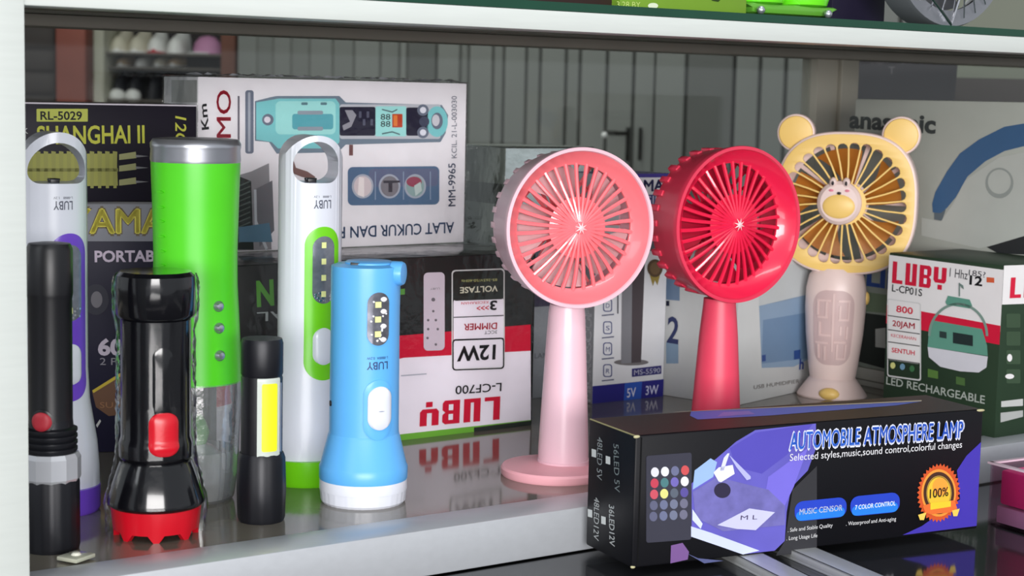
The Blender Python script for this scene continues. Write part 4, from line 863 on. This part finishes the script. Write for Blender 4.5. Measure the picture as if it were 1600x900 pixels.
# ================================================================== HANDHELD FANS
def fan(label, c, rz, zc, R, shell, inner, blade, hprof, based, dk, tooth=0.0):
    t = thing('handheld_fan', label, 'fan', c, rz, 'handheld fans on the shelf')
    Q = Matrix.Translation((0, 0, zc)) @ Matrix.Rotation(PI / 2, 4, 'X')       # local z of the lathe -> -Y (front)
    # lathe profile (r, forward)
    hf, hb = 0.019, -0.017
    bm = bmesh.new(); lathe(bm, [(R * .86, hb), (R * .90, hb + .001), (R * .93, hb + .008), (R * .985, hf - .006), (R, hf - .001), (R * .995, hf), (R * .955, hf + .0002), (R * .945, hf - .0008), (R * .90, hf - .0150), (R * .86, hb + .002)], 96, cap=False, M=Q)
    lathe(bm, [(R * .855, hb), (R * .86, hb)], 96, cap=False, M=Q); bmesh.ops.remove_doubles(bm, verts=bm.verts, dist=1e-7)
    hs = part('housing', bm, shell, t)
    bm = bmesh.new(); lathe(bm, [(R * .946, hf - .0009), (R * .84, hf - .0085), (R * .775, hf - .0105), (R * .77, hf - .012), (R * .85, hf - .012), (R * .93, hf - .008)], 96, cap=False, M=Q); part('inner_ring', bm, inner, t)
    # front spokes: bow forward to a small hub
    bm = bmesh.new(); n = 34
    for k in range(n):
        a = 2 * PI * (k + .5) / n
        pts = []
        for q in range(9):
            s_ = q / 8; r = R * (.05 + .74 * s_); aa = a + .02 * math.sin(s_ * PI) * (1 if k % 1 == 0 else -1); fz = hf - .0030 - .0076 * s_ ** 1.4
            pts.append(Q @ Vector((r * math.cos(aa), r * math.sin(aa), fz)))
        tube(bm, pts, [R * (.021 + .006 * (q / 8)) for q in range(9)], 6)
    lathe(bm, [(R * .40, hf - .0058), (R * .40, hf - .0050), (R * .385, hf - .0046), (R * .37, hf - .0054)], 64, cap=False, M=Q) if False else None
    lathe(bm, [(R * .05, hf - .0036), (R * .20, hf - .0042), (R * .38, hf - .0062), (R * .38, hf - .0070), (R * .2, hf - .0058), (R * .05, hf - .005)], 64, cap=False, M=Q)
    part('front_grille', bm, inner, t)
    bm = bmesh.new(); lathe(bm, [(R * .09, hf - .006), (R * .09, hf - .0028), (R * .07, hf - .0016), (R * .01, hf - .0012)], 24, M=Q); hub = part('hub', bm, inner, t)
    bm = bmesh.new(); vs = [bm.verts.new(Q @ Vector(((R * .09 if k % 2 else R * .028) * math.cos(PI * k / 8 + .1), (R * .09 if k % 2 else R * .028) * math.sin(PI * k / 8 + .1), hf + (-.0006 if k % 2 else .0002)))) for k in range(16)]
    cv = bm.verts.new(Q @ Vector((0, 0, hf + .0008)))
    for k in range(16): bm.faces.new((vs[k], vs[(k + 1) % 16], cv))
    part('hub_star', bm, mat('star_pale', (250, 206, 210), .3), hub, label='pale star emblem')
    # blades
    for b in range(5):
        bm = bmesh.new(); n1, n2 = 10, 8; g = []
        for i in range(n1 + 1):
            r = R * (.16 + .60 * i / n1); row = []
            for j in range(n2 + 1):
                s_ = j / n2 - .5; wdt = (.80 + .22 * i / n1) * (1 if i < n1 else .88); a = 2 * PI * b / 5 + s_ * wdt + .35 * i / n1 + .4
                row.append(bm.verts.new(Q @ Vector((r * math.cos(a), r * math.sin(a), .003 + s_ * .009))))
            g.append(row)
        for i in range(n1):
            for j in range(n2): bm.faces.new((g[i][j], g[i + 1][j], g[i + 1][j + 1], g[i][j + 1]))
        r_ = bmesh.ops.solidify(bm, geom=list(bm.faces), thickness=.0008); part('fan_blade', bm, blade, t)
    bm = bmesh.new(); lathe(bm, [(R * .22, -.010), (R * .22, .006), (R * .19, .0085), (R * .05, .010)], 40, M=Q); part('rotor', bm, inner, t)
    # rear grille
    bm = bmesh.new()
    for k in range(30):
        a = 2 * PI * k / 30; pts = [Q @ Vector((R * r_ * math.cos(a), R * r_ * math.sin(a), hb + .001 + (0 if r_ > .5 else -.002))) for r_ in (.2, .5, .86)]; tube(bm, pts, R * .024, 5)
    lathe(bm, [(R * .02, hb - .003), (R * .24, hb - .003), (R * .27, hb), (R * .25, hb + .004)], 40, M=Q); lathe(bm, [(R * .58, hb), (R * .60, hb + .001), (R * .58, hb + .002)], 64, cap=False, M=Q)
    part('rear_grille', bm, inner, t)
    bm = bmesh.new()
    for k in range(30):
        a = 2 * PI * k / 30; box(bm, (R * .88, -R * .040, hb - .0004), (R * (.925 + tooth), R * .040, hb + .008 + tooth * .05), 0, .0006, Q @ Matrix.Rotation(a, 4, 'Z'))
    part('rear_teeth', bm, shell, t)
    # handle
    bm = bmesh.new(); lathe(bm, hprof, 64); part('handle', bm, shell if not dk else dk, t)
    bm = bmesh.new(); lathe(bm, [(hprof[0][0] + .0002, hprof[0][1] - .0005), (hprof[0][0] + .0004, hprof[0][1] + .003), (hprof[0][0] + .0001, hprof[0][1] + .0032)], 64); part('handle_collar', bm, shell if not dk else dk, t)
    if based:
        bm = bmesh.new(); r = based[0]; lathe(bm, [(r * .98, 0), (r, .0012), (r, .0045), (r * .97, .006), (r * .6, .0068), (r * .46, .008)], 96, M=Matrix.Translation((based[1], based[2], 0))); part('base', bm, based[3], t)
    return t
PINKL = mat('pale_pink_plastic', (236, 194, 206), .34, 0, .02, 50, coat=.1); CORAL = mat('coral_inner_plastic', (250, 124, 132), .3, 0, .03, 50, coat=.5); BLPINK = mat('pink_blade_plastic', (255, 206, 210), .3)
HOT = mat('hot_coral_plastic', (226, 56, 86), .34, 0, .03, 50, coat=.15); HOTI = mat('hot_inner_plastic', (232, 34, 74), .26, 0, .03, 50, coat=.5); HOTB = mat('hot_blade_plastic', (206, 22, 62), .3)
BASEP = mat('pink_base_plastic', (240, 172, 182), .4, 0, .03, 50)
T = Turned(879, 748, 40); s_ = T.s; zc = zat(T.c.x, T.c.y, 890, 353); R = 125 * s_
zz = lambda y: zat(T.c.x, T.c.y, 879, y)
fan('pale pink handheld fan on a round stand, leftmost of the fans', T.c, math.radians(22.5), zc, R, PINKL, CORAL, BLPINK,
    [(40 * s_, .0065), (40 * s_, zz(700)), (37.5 * s_, zz(650)), (35 * s_, zz(600)), (32 * s_, zz(540)), (29 * s_, zz(490)), (27 * s_, zz(475))], (86 * s_, -.006, -.001, BASEP), None)
c2 = atY(1127, 400, 1.185); c2.z = 0; s2 = math.hypot(c2.x, c2.y) / F_PX; zz2 = lambda y: zat(c2.x, c2.y, 1127, y)
HANDR = mat('coral_handle_plastic', (228, 68, 96), .4, 0, .03, 50)
fan('bright coral red handheld fan, in the middle of the three fans', c2, math.radians(31.5), zz2(348), 121 * s2, HOT, HOTI, HOTB,
    [(39 * s2, .0065), (38 * s2, zz2(640)), (34 * s2, zz2(580)), (30 * s2, zz2(520)), (26 * s2, zz2(480)), (25 * s2, zz2(466))], (80 * s2, -.004, 0, HANDR), HANDR, .03)

# bear-eared yellow fan
T = Turned(1299, 627, 52); s_ = T.s; zz = lambda y: zat(T.c.x, T.c.y, 1300, y)
YEL = mat('bear_yellow', (246, 206, 118), .4, 0, .03, 50); PKW = mat('pinkish_white_plastic', (236, 212, 206), .38, 0, .03, 50); ORB = mat('orange_blade', (222, 146, 56), .4)
t = thing('handheld_fan', 'yellow bear-eared handheld fan with a pinkish white handle, rightmost of the fans', 'fan', T.c, T.rz - math.radians(6), 'handheld fans on the shelf')
zc = zz(316); Hx, Hz = 107 * s_, 109 * s_; x_off = 10 * s_
Qf = lambda y: Matrix.Translation((x_off, y, zc))
def sq(r, n=96, p=2.7):
    out = []
    for k in range(n):
        a = 2 * PI * k / n; c_, s__ = math.cos(a), math.sin(a); m_ = (abs(c_) ** p + abs(s__) ** p) ** (-1 / p); out.append((r * Hx * c_ * m_, r * Hz * s__ * m_))
    return out
def put(bm, M):
    for v in bm.verts: v.co = M @ v.co
    return bm
slots = []; ns = 30
for k in range(ns):
    a = 2 * PI * (k + .5) / ns; m_ = (abs(math.cos(a)) ** 3 + abs(math.sin(a)) ** 3) ** (-1 / 3)
    r1 = Hx * .30; r2 = Hx * min(.86, .82 * m_) - Hx * .03; hw1 = r1 * PI / ns * .62; hw2 = min(r2 * PI / ns * .86, Hx * .078)
    def pr(r, w_): bend = .10 * (r / Hx); e = (math.cos(a + bend), math.sin(a + bend)); return (r * e[0] - w_ * e[1], r * e[1] + w_ * e[0])
    pts = [pr(r1, -hw1), pr((r1 + r2) / 2, -(hw1 + hw2) / 2), pr(r2, -hw2)] + [pr(r2 + hw2 * math.sin(q) * .9, -hw2 * math.cos(q)) for q in (PI * .2, PI * .4, PI * .6, PI * .8)] + [pr(r2, hw2), pr((r1 + r2) / 2, (hw1 + hw2) / 2), pr(r1, hw1)]
    slots.append(pts)
part('front_grille', put(plate(sq(.965), slots, .0024, .0003), Qf(-.0125)), YEL, t, 30, label='yellow slotted grille')
part('shell', put(plate(sq(1.0), [sq(.93)], .024, .0018), Qf(0)), PKW, t, 30, label='pinkish white rim')
bslots = []
for k in range(10):
    a0, a1 = 2 * PI * (k + .06) / 10, 2 * PI * (k + .94) / 10
    bslots.append(circ(0, 0, Hx * .84, 10, Hx * .84, a0, a1) + circ(0, 0, Hx * .30, 10, Hx * .30, a1, a0))
part('back_panel', put(plate(sq(.94), bslots, .002, .0003), Qf(.0105)), PKW, t, 30)
for sx in (-1, 1):
    dx = -1; cx_, cz_ = (-80 * s_ if sx < 0 else 78 * s_), 105 * s_
    bm = put(plate(circ(cx_, cz_, 29 * s_, 40), [], .012, .0015), Qf(-.001)); e_ = part('ear', bm, PKW, t, 30)
    bm = put(plate(circ(cx_, cz_, 26 * s_, 40), [], .004, .0012), Qf(-.0065)); part('ear_face', bm, YEL, e_, 30, label='yellow disc')
for b in range(5):
    bm = bmesh.new(); g = []
    for i in range(9):
        r = Hx * (.2 + .58 * i / 8); row = []
        for j in range(9):
            q = j / 8 - .5; a = 2 * PI * b / 5 + q * (.55 + .35 * i / 8) + .3 * i / 8 + .2; row.append(bm.verts.new((x_off + r * math.cos(a), -.001 + q * .010, zc + r * math.sin(a))))
        g.append(row)
    for i in range(8):
        for j in range(8): bm.faces.new((g[i][j], g[i + 1][j], g[i + 1][j + 1], g[i][j + 1]))
    bmesh.ops.solidify(bm, geom=list(bm.faces), thickness=.0008); part('fan_blade', bm, ORB, t)
hx, hz = x_off - 8 * s_, zc + 1 * s_
bm = bmesh.new(); lathe(bm, [(33 * s_, .010), (34 * s_, .0135), (33 * s_, .0165), (28 * s_, .019), (6 * s_, .0195)], 48, M=Matrix.Translation((hx, 0, hz)) @ Matrix.Rotation(PI / 2, 4, 'X')); hub = part('hub', bm, PKW, t, label='round white animal hub')
bm = bmesh.new(); sphere(bm, (hx, -.0185, hz - 5 * s_), 1, 0, 28, (25 * s_, .0028, 19 * s_)); part('belly', bm, YEL, hub, label='yellow oval belly')
for sx in (-1, 1):
    bm = bmesh.new(); sphere(bm, (hx + sx * 10 * s_, -.0175, hz + 31 * s_), 1, 0, 14, (6 * s_, .003, 8 * s_)); part('hub_ear', bm, PKW, hub)
for sx in (-1, 1):
    bm = bmesh.new(); sphere(bm, (hx + sx * 10 * s_, -.0204, hz + 30 * s_), 1, 0, 10, (2.2 * s_, .0006, 3.5 * s_)); part('eye', bm, ink(50, 44, 48), hub)
    bm = bmesh.new(); sphere(bm, (hx + sx * 12 * s_, -.0196, hz + 19 * s_), 1, 0, 10, (4 * s_, .0006, 2 * s_)); part('cheek', bm, ink(226, 130, 150), hub)
bm = bmesh.new(); sphere(bm, (hx, -.0200, hz + 15 * s_), 1, 0, 10, (3.5 * s_, .0008, 2.4 * s_)); part('nose', bm, ink(50, 44, 48), hub)
pb = [(30 * s_, zz(612)), (34 * s_, zz(596)), (38 * s_, zz(570)), (44 * s_, zz(520)), (46.5 * s_, zz(480)), (46 * s_, zz(450)), (42 * s_, zz(430)), (34 * s_, zz(418))]
bm = bmesh.new(); lathe(bm, pb, 64, 0, 1, .8); part('handle', bm, PKW, t); rf = interp(pb)
zt0, zt1 = zz(566), zz(450)
bm = bmesh.new(); patch(bm, rf, 0.02, (zt0 + zt1) / 2, 64 * s_, zt1 - zt0, .0004, 0, 22 * s_, 1, .8, rows=30, cols=14); pn = part('maze_panel', bm, mat('panel_pink', (206, 178, 176), .45), t, label='rounded panel with raised maze lines')
bm = bmesh.new()
def mz(x, y, w_, h_): patch(bm, rf, (x - 1301) / 46, zz(y), w_ * s_, h_ * s_, .0012, 0, 'rect', 1, .8, rows=2, cols=4)
for (x, y, w_, h_) in ((1287, 466, 22, 3), (1278, 478, 3, 22), (1292, 480, 3, 24), (1286, 492, 16, 3), (1318, 466, 18, 3), (1325, 480, 3, 28), (1312, 484, 3, 22), (1318, 495, 16, 3), (1302, 500, 3, 90), (1281, 510, 3, 22), (1290, 520, 18, 3), (1324, 515, 3, 20), (1314, 512, 3, 14), (1284, 532, 20, 3), (1278, 545, 3, 22), (1290, 548, 3, 22), (1314, 530, 18, 3), (1310, 545, 3, 24), (1324, 545, 3, 24), (1318, 556, 12, 3)): mz(x, y, w_, h_)
part('maze_ridges', bm, mat('maze_pink', (222, 194, 190), .4), pn)
bm = bmesh.new(); lathe(bm, [(53 * s_, 0), (54 * s_, .0012), (52 * s_, .0035), (46 * s_, .008), (40 * s_, .0125), (36 * s_, .0155), (30 * s_, .017)], 72, 0, 1, .8); part('base', bm, PKW, t)
bm = bmesh.new(); sphere(bm, (0, -52 * s_ * .72, .0045), 1, 0, 20, (16 * s_, 10 * s_, .0052)); part('base_knob', bm, YEL, t, label='yellow bump')
bm = bmesh.new(); sphere(bm, (46 * s_, .002, zz(464)), 1, 0, 14, (.0028, .0036, .0056)); part('side_button', bm, YEL, t, label='yellow button')

# ================================================================== BLACK LAMP BOX ON THE COUNTER
PH = mat('car_photo_purple', (100, 94, 190), .4, 0, .35, 22, detail=2); PH2 = mat('car_photo_seat', (108, 104, 172), .45, 0, .4, 120, detail=4)
JB = Carton('lamp_box', 'long black automobile atmosphere lamp box with a purple car interior photo', 'box', (987, 888), (1527, 826), TZ, 681, 0.055, ink(13, 13, 18), bev=0.0012)
f = JB.front; c = (0.0008, 0.0008, JB.L - .0008, JB.h - .0008)
f.poly([(1078, 758), (1115, 720), (1150, 690), (1180, 672), (1275, 655), (1275, 700), (1262, 735), (1236, 762), (1229, 800), (1226, 845), (1210, 867), (1160, 868), (1078, 835)], PH, 1, clip=c)
f.poly([(1140, 700), (1180, 676), (1270, 662), (1230, 710), (1190, 740), (1150, 730)], ink(82, 74, 176), 2); f.poly([(1200, 745), (1234, 720), (1262, 700), (1240, 760), (1226, 790), (1190, 800)], ink(116, 106, 210), 2)
f.poly([(1085, 735), (1110, 716), (1120, 722), (1114, 745), (1082, 765)], ink(150, 180, 226), 2); f.poly([(1082, 768), (1120, 745), (1200, 765), (1226, 790), (1226, 820), (1130, 830), (1086, 808)], PH2, 3)
f.poly(circ(1128, 766, 13, 24, 12), ink(48, 44, 66), 4); f.poly([(1136, 708), (1139, 708), (1130, 735), (1124, 735), (1130, 715)], ink(214, 216, 246), 5)
f.poly([(1114, 738), (1122, 730), (1144, 726), (1147, 740), (1126, 753), (1122, 752)], ink(226, 228, 248), 5); f.poly([(1138, 710), (1144, 716), (1172, 744), (1172, 748), (1166, 750), (1150, 730)], ink(176, 178, 232), 5)
f.poly([(1120, 820), (1170, 794), (1210, 800), (1180, 828), (1150, 826)], ink(196, 196, 230), 5); f.text('M L', (1156, 812), (1182, 811), 7, ink(70, 60, 90), 6)
f.poly([(1079, 822), (1110, 832), (1186, 860), (1160, 866), (1120, 852), (1079, 838)], ink(200, 208, 240), 5); f.poly([(1081, 795), (1097, 818), (1094, 826), (1081, 812)], ink(206, 214, 240), 5)
f.poly(rrect(1009, 712, 1080, 848, 4, -.075), ink(58, 58, 70), 4)
cols = [(214, 214, 222), (220, 222, 232), (104, 108, 140), (200, 80, 84), (190, 64, 84), (74, 120, 124), (110, 100, 176), (226, 222, 232), (196, 80, 96), (216, 214, 130), (88, 96, 110), (88, 78, 150)]
for r_ in range(5):
    for q in range(4):
        i = r_ * 4 + q; cc = cols[i] if i < 12 else ((92, 94, 120), (104, 110, 140), (110, 116, 140), (108, 108, 130))[q]
        x = 1022.5 + q * 15.7 - r_ * .6; y = 737.5 + r_ * 17.3 - q * 1.0; f.poly(circ(x, y, 6.3, 20, 7.6), ink(*cc), 5)
f.poly([(1048, 852), (1066, 848), (1076, 862), (1074, 874), (1047, 880)], ink(118, 84, 142), 3); f.poly([(1072, 864), (1090, 872), (1130, 876), (1100, 880)], ink(84, 90, 134), 3)
f.poly([(1540, 690), (1510, 712), (1495, 735), (1500, 780), (1440, 822), (1410, 836), (1540, 820)], ink(64, 52, 168), 1, clip=c)
f.poly([(1238, 765), (1276, 728), (1276, 862), (1212, 868), (1226, 845)], ink(52, 52, 56), 2)
TW = ink(226, 230, 250)
f.text('AUTOMOBILE', (1231, 704), (1344, 696), 29, TW, 5, .055, .0); f.text('AUTOMOBILE', (1233, 702), (1342, 694), 26, ink(64, 128, 240), 6, .012, .0)
f.text('ATMOSPHERE LAMP', (1347, 696), (1505, 685), 29, TW, 5, .055, .0); f.text('ATMOSPHERE LAMP', (1349, 694), (1503, 683), 26, ink(64, 118, 236), 6, .012, .0)
f.text('Selected styles,music,sound control,colorful changes', (1233, 720), (1502, 699), 11, ink(222, 222, 226), 5, .0)
for (x0, x1, s_, y0) in ((1241, 1322, 'MUSIC CENSOR', 784), (1328, 1405, '7 COLOR CONTROL', 776)):
    f.poly(rrect(x0, y0, x1, y0 + 31, 13, -.10), ink(36, 66, 190), 4); f.poly(rrect(x0 + 2, y0 + 15, x1 - 3, y0 + 30, 7, -.10), ink(36, 124, 222), 5)
    f.text(s_, (x0 + 7, y0 + 20), (x1 - 7, y0 + 13), 9 if x0 < 1300 else 7, ink(232, 238, 250), 6, .01)
f.text('. Safe and Stable Quality', (1230, 831), (1300, 823), 6, ink(214, 214, 216), 5); f.text('. Long Usage Life', (1228, 844), (1276, 839), 6, ink(214, 214, 216), 5); f.text('. Waterproof and Anti-aging', (1321, 821), (1399, 813), 6, ink(214, 214, 216), 5)
def rot_sl(pts, x0, sl): return [(x, y + sl * (x - x0)) for x, y in pts]
spk = [(1466 + (34 if k % 2 else 30) * math.cos(2 * PI * k / 72), 770 + (46 if k % 2 else 41.5) * math.sin(2 * PI * k / 72)) for k in range(72)]
mc_ = f.slot(f.art and f.am, ink(206, 84, 40)); cvx = f.art.verts.new(f.P(*f.uv(1466, 770), .00012 * 3)); sv = [f.art.verts.new(f.P(*f.uv(*p), .00012 * 3)) for p in rot_sl(spk, 1466, -.1)]
for k in range(72): f.art.faces.new((sv[k], cvx, sv[(k + 1) % 72])).material_index = mc_
f.poly(circ(1466, 770, 27, 40, 37), ink(236, 150, 60), 4); f.poly(circ(1466, 770, 24, 40, 33), ink(72, 46, 36), 5); f.ring(circ(1466, 770, 19.5, 40, 27), circ(1466, 770, 18.5, 40, 26), ink(206, 170, 70), 6); f.poly(circ(1466, 770, 18, 40, 25), ink(230, 190, 56), 6)
f.poly(circ(1468, 760, 12, 28, 14), ink(240, 160, 60), 7); f.text('100%', (1451, 778), (1480, 774), 14, BLK, 9, .01)
f.poly([(1440, 790), (1452, 786), (1490, 781), (1494, 794), (1484, 800), (1452, 803), (1444, 800)], ink(226, 110, 50), 8); f.poly([(1452, 785), (1484, 782), (1484, 791), (1452, 796)], ink(240, 200, 50), 9)
f.poly([(1433, 804), (1446, 800), (1442, 812), (1436, 812)], ink(236, 200, 90), 8); f.poly([(1486, 797), (1498, 794), (1494, 806), (1488, 806)], ink(236, 200, 90), 8)
f.done()
f = JB.left; GT = ink(176, 180, 180)
f.text('56LED 5V', (959, 693), (961, 768), 8, ink(118, 128, 130), 2) ; f.text('48LED 5V', (934, 682), (933, 748), 8, ink(140, 146, 148), 2)
f.text('36LED12V', (952, 788), (953, 852), 8, GT, 2, .01); f.text('48LED12V', (929, 776), (928, 842), 8, GT, 2)
for (x, y) in ((929, 708), (951, 719), (923, 802), (944, 813)): f.poly([(x - 4, y - 7), (x + 3, y - 5), (x + 3, y + 7), (x - 4, y + 5)], ink(206, 210, 208), 2)
f.done('end_artwork', 'end_lettering')
f = JB.top; c = (0, 0, JB.L, JB.Dp)
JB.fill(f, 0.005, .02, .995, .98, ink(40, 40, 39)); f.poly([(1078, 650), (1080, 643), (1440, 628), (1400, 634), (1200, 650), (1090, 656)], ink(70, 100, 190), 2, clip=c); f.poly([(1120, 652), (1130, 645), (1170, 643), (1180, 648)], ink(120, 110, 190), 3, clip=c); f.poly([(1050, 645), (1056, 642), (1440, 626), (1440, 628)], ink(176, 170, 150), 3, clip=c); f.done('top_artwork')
# worn edges: pale cardboard where the print has rubbed off
L2, D2, hh = JB.L / 2, JB.Dp / 2, JB.h
for (x, y, z, a, b, c_) in ((-L2, -D2, hh, .0022, .0010, .0010), (-L2, -D2, 0.0012, .0016, .0010, .0010), (L2, -D2, hh, .0036, .0012, .0009)):
    bm = bmesh.new(); sphere(bm, (x + (.0012 if x < 0 else -.002), y + .0008, z - .0007), 1, 0, 12, (a, b, c_)); part('worn_corner', bm, ink(186, 180, 140), JB.root)
bm = bmesh.new(); tube(bm, [(-L2 + .0005, -D2 + .001, hh - .0002), (-L2 + .0004, D2 - .001, hh - .0002)], .0005, 6); part('worn_edge', bm, ink(150, 144, 104), JB.root)
bm = bmesh.new(); box(bm, (-L2 + .0032, -D2 - .0002, .001), (-L2 + .0042, -D2 + .0003, hh - .001)); part('flap_seam', bm, ink(8, 8, 10), JB.root)

# ---- translucent tub with pink contents at the right edge
ka = W(1543, 819, CZ); kb = W(1600, 836, CZ); kd = (kb - ka).normalized(); kb = ka + kd * 0.11
kh = zat(ka.x, ka.y, 1543, 724) - CZ; kr = math.atan2(kd.y, kd.x); ke = Vector((-kd.y, kd.x, 0)); kc = (ka + kb) / 2 + ke * .06; kc.z = CZ
t = thing('plastic_tub', 'translucent plastic tub with bright pink contents at the right edge', 'tub', kc, kr)
bm = bmesh.new(); lx, ly = .055, .06
for (lo, hi) in (((-lx, -ly, 0), (lx, -ly + .0015, kh)), ((-lx, ly - .0015, 0), (lx, ly, kh)), ((-lx, -ly + .0015, 0), (-lx + .0015, ly - .0015, kh)), ((lx - .0015, -ly + .0015, 0), (lx, ly - .0015, kh)), ((-lx + .0015, -ly + .0015, 0), (lx - .0015, ly - .0015, .0015))): box(bm, lo, hi)
m_t = film('tub_plastic', (248, 236, 243), .08, .2, 0.1, 30, 1.2, (230, 214, 222)); part('tub_body', bm, m_t, t)
bm = bmesh.new()
for (lo, hi) in (((-lx - .0015, -ly - .0015, kh), (lx + .0015, -ly + .002, kh + .0012)), ((-lx - .0015, ly - .002, kh), (lx + .0015, ly + .0015, kh + .0012)), ((-lx - .0015, -ly, kh), (-lx + .002, ly, kh + .0012)), ((lx - .002, -ly, kh), (lx + .0015, ly, kh + .0012))): box(bm, lo, hi)
part('rim', bm, mat('tub_rim', (214, 190, 204), .3), t)
bm = bmesh.new(); box(bm, (-lx + .006, -ly + .003, kh * .36), (lx - .003, ly - .003, kh * .93), 0, .002); part('pink_contents', bm, mat('hot_pink_packet', (255, 72, 150), .4, 0, .15, 30), t, label='bright pink contents')
bm = bmesh.new(); box(bm, (-lx + .004, -ly + .003, .002), (lx - .003, ly - .003, kh * .33), 0, .001); part('lower_tray', bm, mat('pale_mauve', (214, 176, 208), .4, 0, .1, 30), t)

# ================================================================== UPPER SHELF CONTENTS
UZ = RAILZ + 0.0164
def up_at(px, d): p, s = on_depth(px, d); return s
def upper(n, lab, cat, x0, x1, d, dep, h, m):
    s0, s1 = up_at(x0, d), up_at(x1, d); cc = cab((s0 + s1) / 2, d + dep / 2, UZ); t = thing(n, lab, cat, cc, CABROT)
    bm = bmesh.new(); box(bm, (-(s1 - s0) / 2, -dep / 2, 0), ((s1 - s0) / 2, dep / 2, h), 0, .0008); part('box_body', bm, m, t); return t, s1 - s0
t, L = upper('green_box', 'green printed box on the upper glass shelf, left of the green domed lamp', 'box', 962, 1158, .012, .08, .06, ink(112, 150, 44))
f = Face(t, (-L / 2, -.04, 0), (1, 0, 0), (0, 0, 1)); f.text('3.28 BY', (963, 11), (1000, 12), 9, ink(176, 200, 110), 3); f.poly(circ(1020, 9, 8, 16, 4.5), ink(206, 216, 190), 2); f.poly([(1110, -4), (1128, -3), (1122, 3), (1112, 1)], ink(40, 60, 20), 2); f.done()
upper('brown_box', 'dark brown box on the upper glass shelf, left of the green box', 'box', 560, 955, .02, .08, .06, ink(54, 40, 38))
upper('black_box', 'black box on the upper glass shelf between green lamp and steel fan', 'box', 1290, 1372, .10, .06, .07, ink(30, 26, 46))
upper('dark_grey_box', 'dark grey box on the upper glass shelf above the clipper box', 'box', 120, 548, .03, .08, .06, ink(44, 46, 50))
# green two-dome lamp
s0, s1 = up_at(1160, .012), up_at(1306, .012); cc = cab((s0 + s1) / 2, .045, UZ); t = thing('green_lamp', 'bright green plastic lamp with two domes on the upper glass shelf', 'lamp', cc, CABROT); hw = (s1 - s0) / 2
UG = mat('upper_lime', (110, 226, 36), .25, 0, .03, 50, coat=.5); UG2 = mat('upper_green', (92, 158, 50), .3, 0, .05, 50)
bm = bmesh.new(); vs = box(bm, (-hw, -.032, .001), (hw * .97, .03, .0078), 0, .003)
for v in vs:
    if v.co.z < .006: v.co.x *= .88
part('tray', bm, UG2, t)
for k in (-1, 1):
    bm = bmesh.new(); r = hw * .46; lathe(bm, [(r * .7, .0070), (r * .93, .0085), (r, .013), (r, .03), (r * .8, .042), (r * .3, .048)], 40, M=Matrix.Translation((k * hw * .47, -.016, 0))); part('dome', bm, UG, t, label='shiny lime dome')
    bm = bmesh.new(); sphere(bm, ((-.80 if k < 0 else .62) * hw, -.036, .003), .0028, 0, 10); part('screw', bm, SILVER, t)
# steel table fan: lower part of its wire guard
s0 = up_at(1500, .03); cc = cab(s0, .06, UZ); t = thing('steel_fan', 'steel fan with wire guard on the upper glass shelf at the top right', 'fan', cc, CABROT)
Rg = .062; Qg = Matrix.Translation((0, 0, Rg + .001)) @ Matrix.Rotation(PI / 2, 4, 'X')
STG = mat('steel_grey', (132, 134, 140), .3, .5, .05, 50)
bm = bmesh.new(); lathe(bm, [(Rg * .80, .012), (Rg * .98, .014), (Rg, .011), (Rg, -.008), (Rg * .97, -.010), (Rg * .93, .0), (Rg * .80, .010)], 72, cap=False, M=Qg); part('guard_rim', bm, STG, t)
bm = bmesh.new()
for k in range(28):
    a = 2 * PI * k / 28; tube(bm, [Qg @ Vector((Rg * r_ * math.cos(a + .25 * r_), Rg * r_ * math.sin(a + .25 * r_), .014 + .012 * (1 - r_ ** 2))) for r_ in (.15, .4, .65, .9)], .0006, 6)
for r_ in (.35, .6): tube(bm, [Qg @ Vector((Rg * r_ * math.cos(2 * PI * k / 48), Rg * r_ * math.sin(2 * PI * k / 48), .014 + .012 * (1 - r_ ** 2))) for k in range(48)], .0008, 6, closed=True)
part('wire_guard', bm, CHROME, t)
bm = bmesh.new(); lathe(bm, [(Rg * .2, -.02), (Rg * .2, .010), (Rg * .1, .014)], 32, M=Qg); part('motor', bm, STG, t)
for b in range(3):
    bm = bmesh.new(); g = [[bm.verts.new(Qg @ Vector((Rg * (.2 + .6 * i / 5) * math.cos(2.1 * b + (j / 5 - .5) * 1.2 + .3 * i / 5), Rg * (.2 + .6 * i / 5) * math.sin(2.1 * b + (j / 5 - .5) * 1.2 + .3 * i / 5), (j / 5 - .5) * .012))) for j in range(6)] for i in range(6)]
    for i in range(5):
        for j in range(5): bm.faces.new((g[i][j], g[i + 1][j], g[i + 1][j + 1], g[i][j + 1]))
    bmesh.ops.solidify(bm, geom=list(bm.faces), thickness=.0008); part('fan_blade', bm, mat('smoke_blade', (86, 88, 92), .3), t)
a0, a1, a2 = Qg @ Vector((-Rg * .75, -Rg * .45, .022)), Qg @ Vector((-.012, -Rg + .002, .026)), Qg @ Vector((.002, -Rg * .4, .026))
bm = bmesh.new(); tube(bm, [a0, a1, a2], .0012, 8); part('wire_stand', bm, CHROME, t)
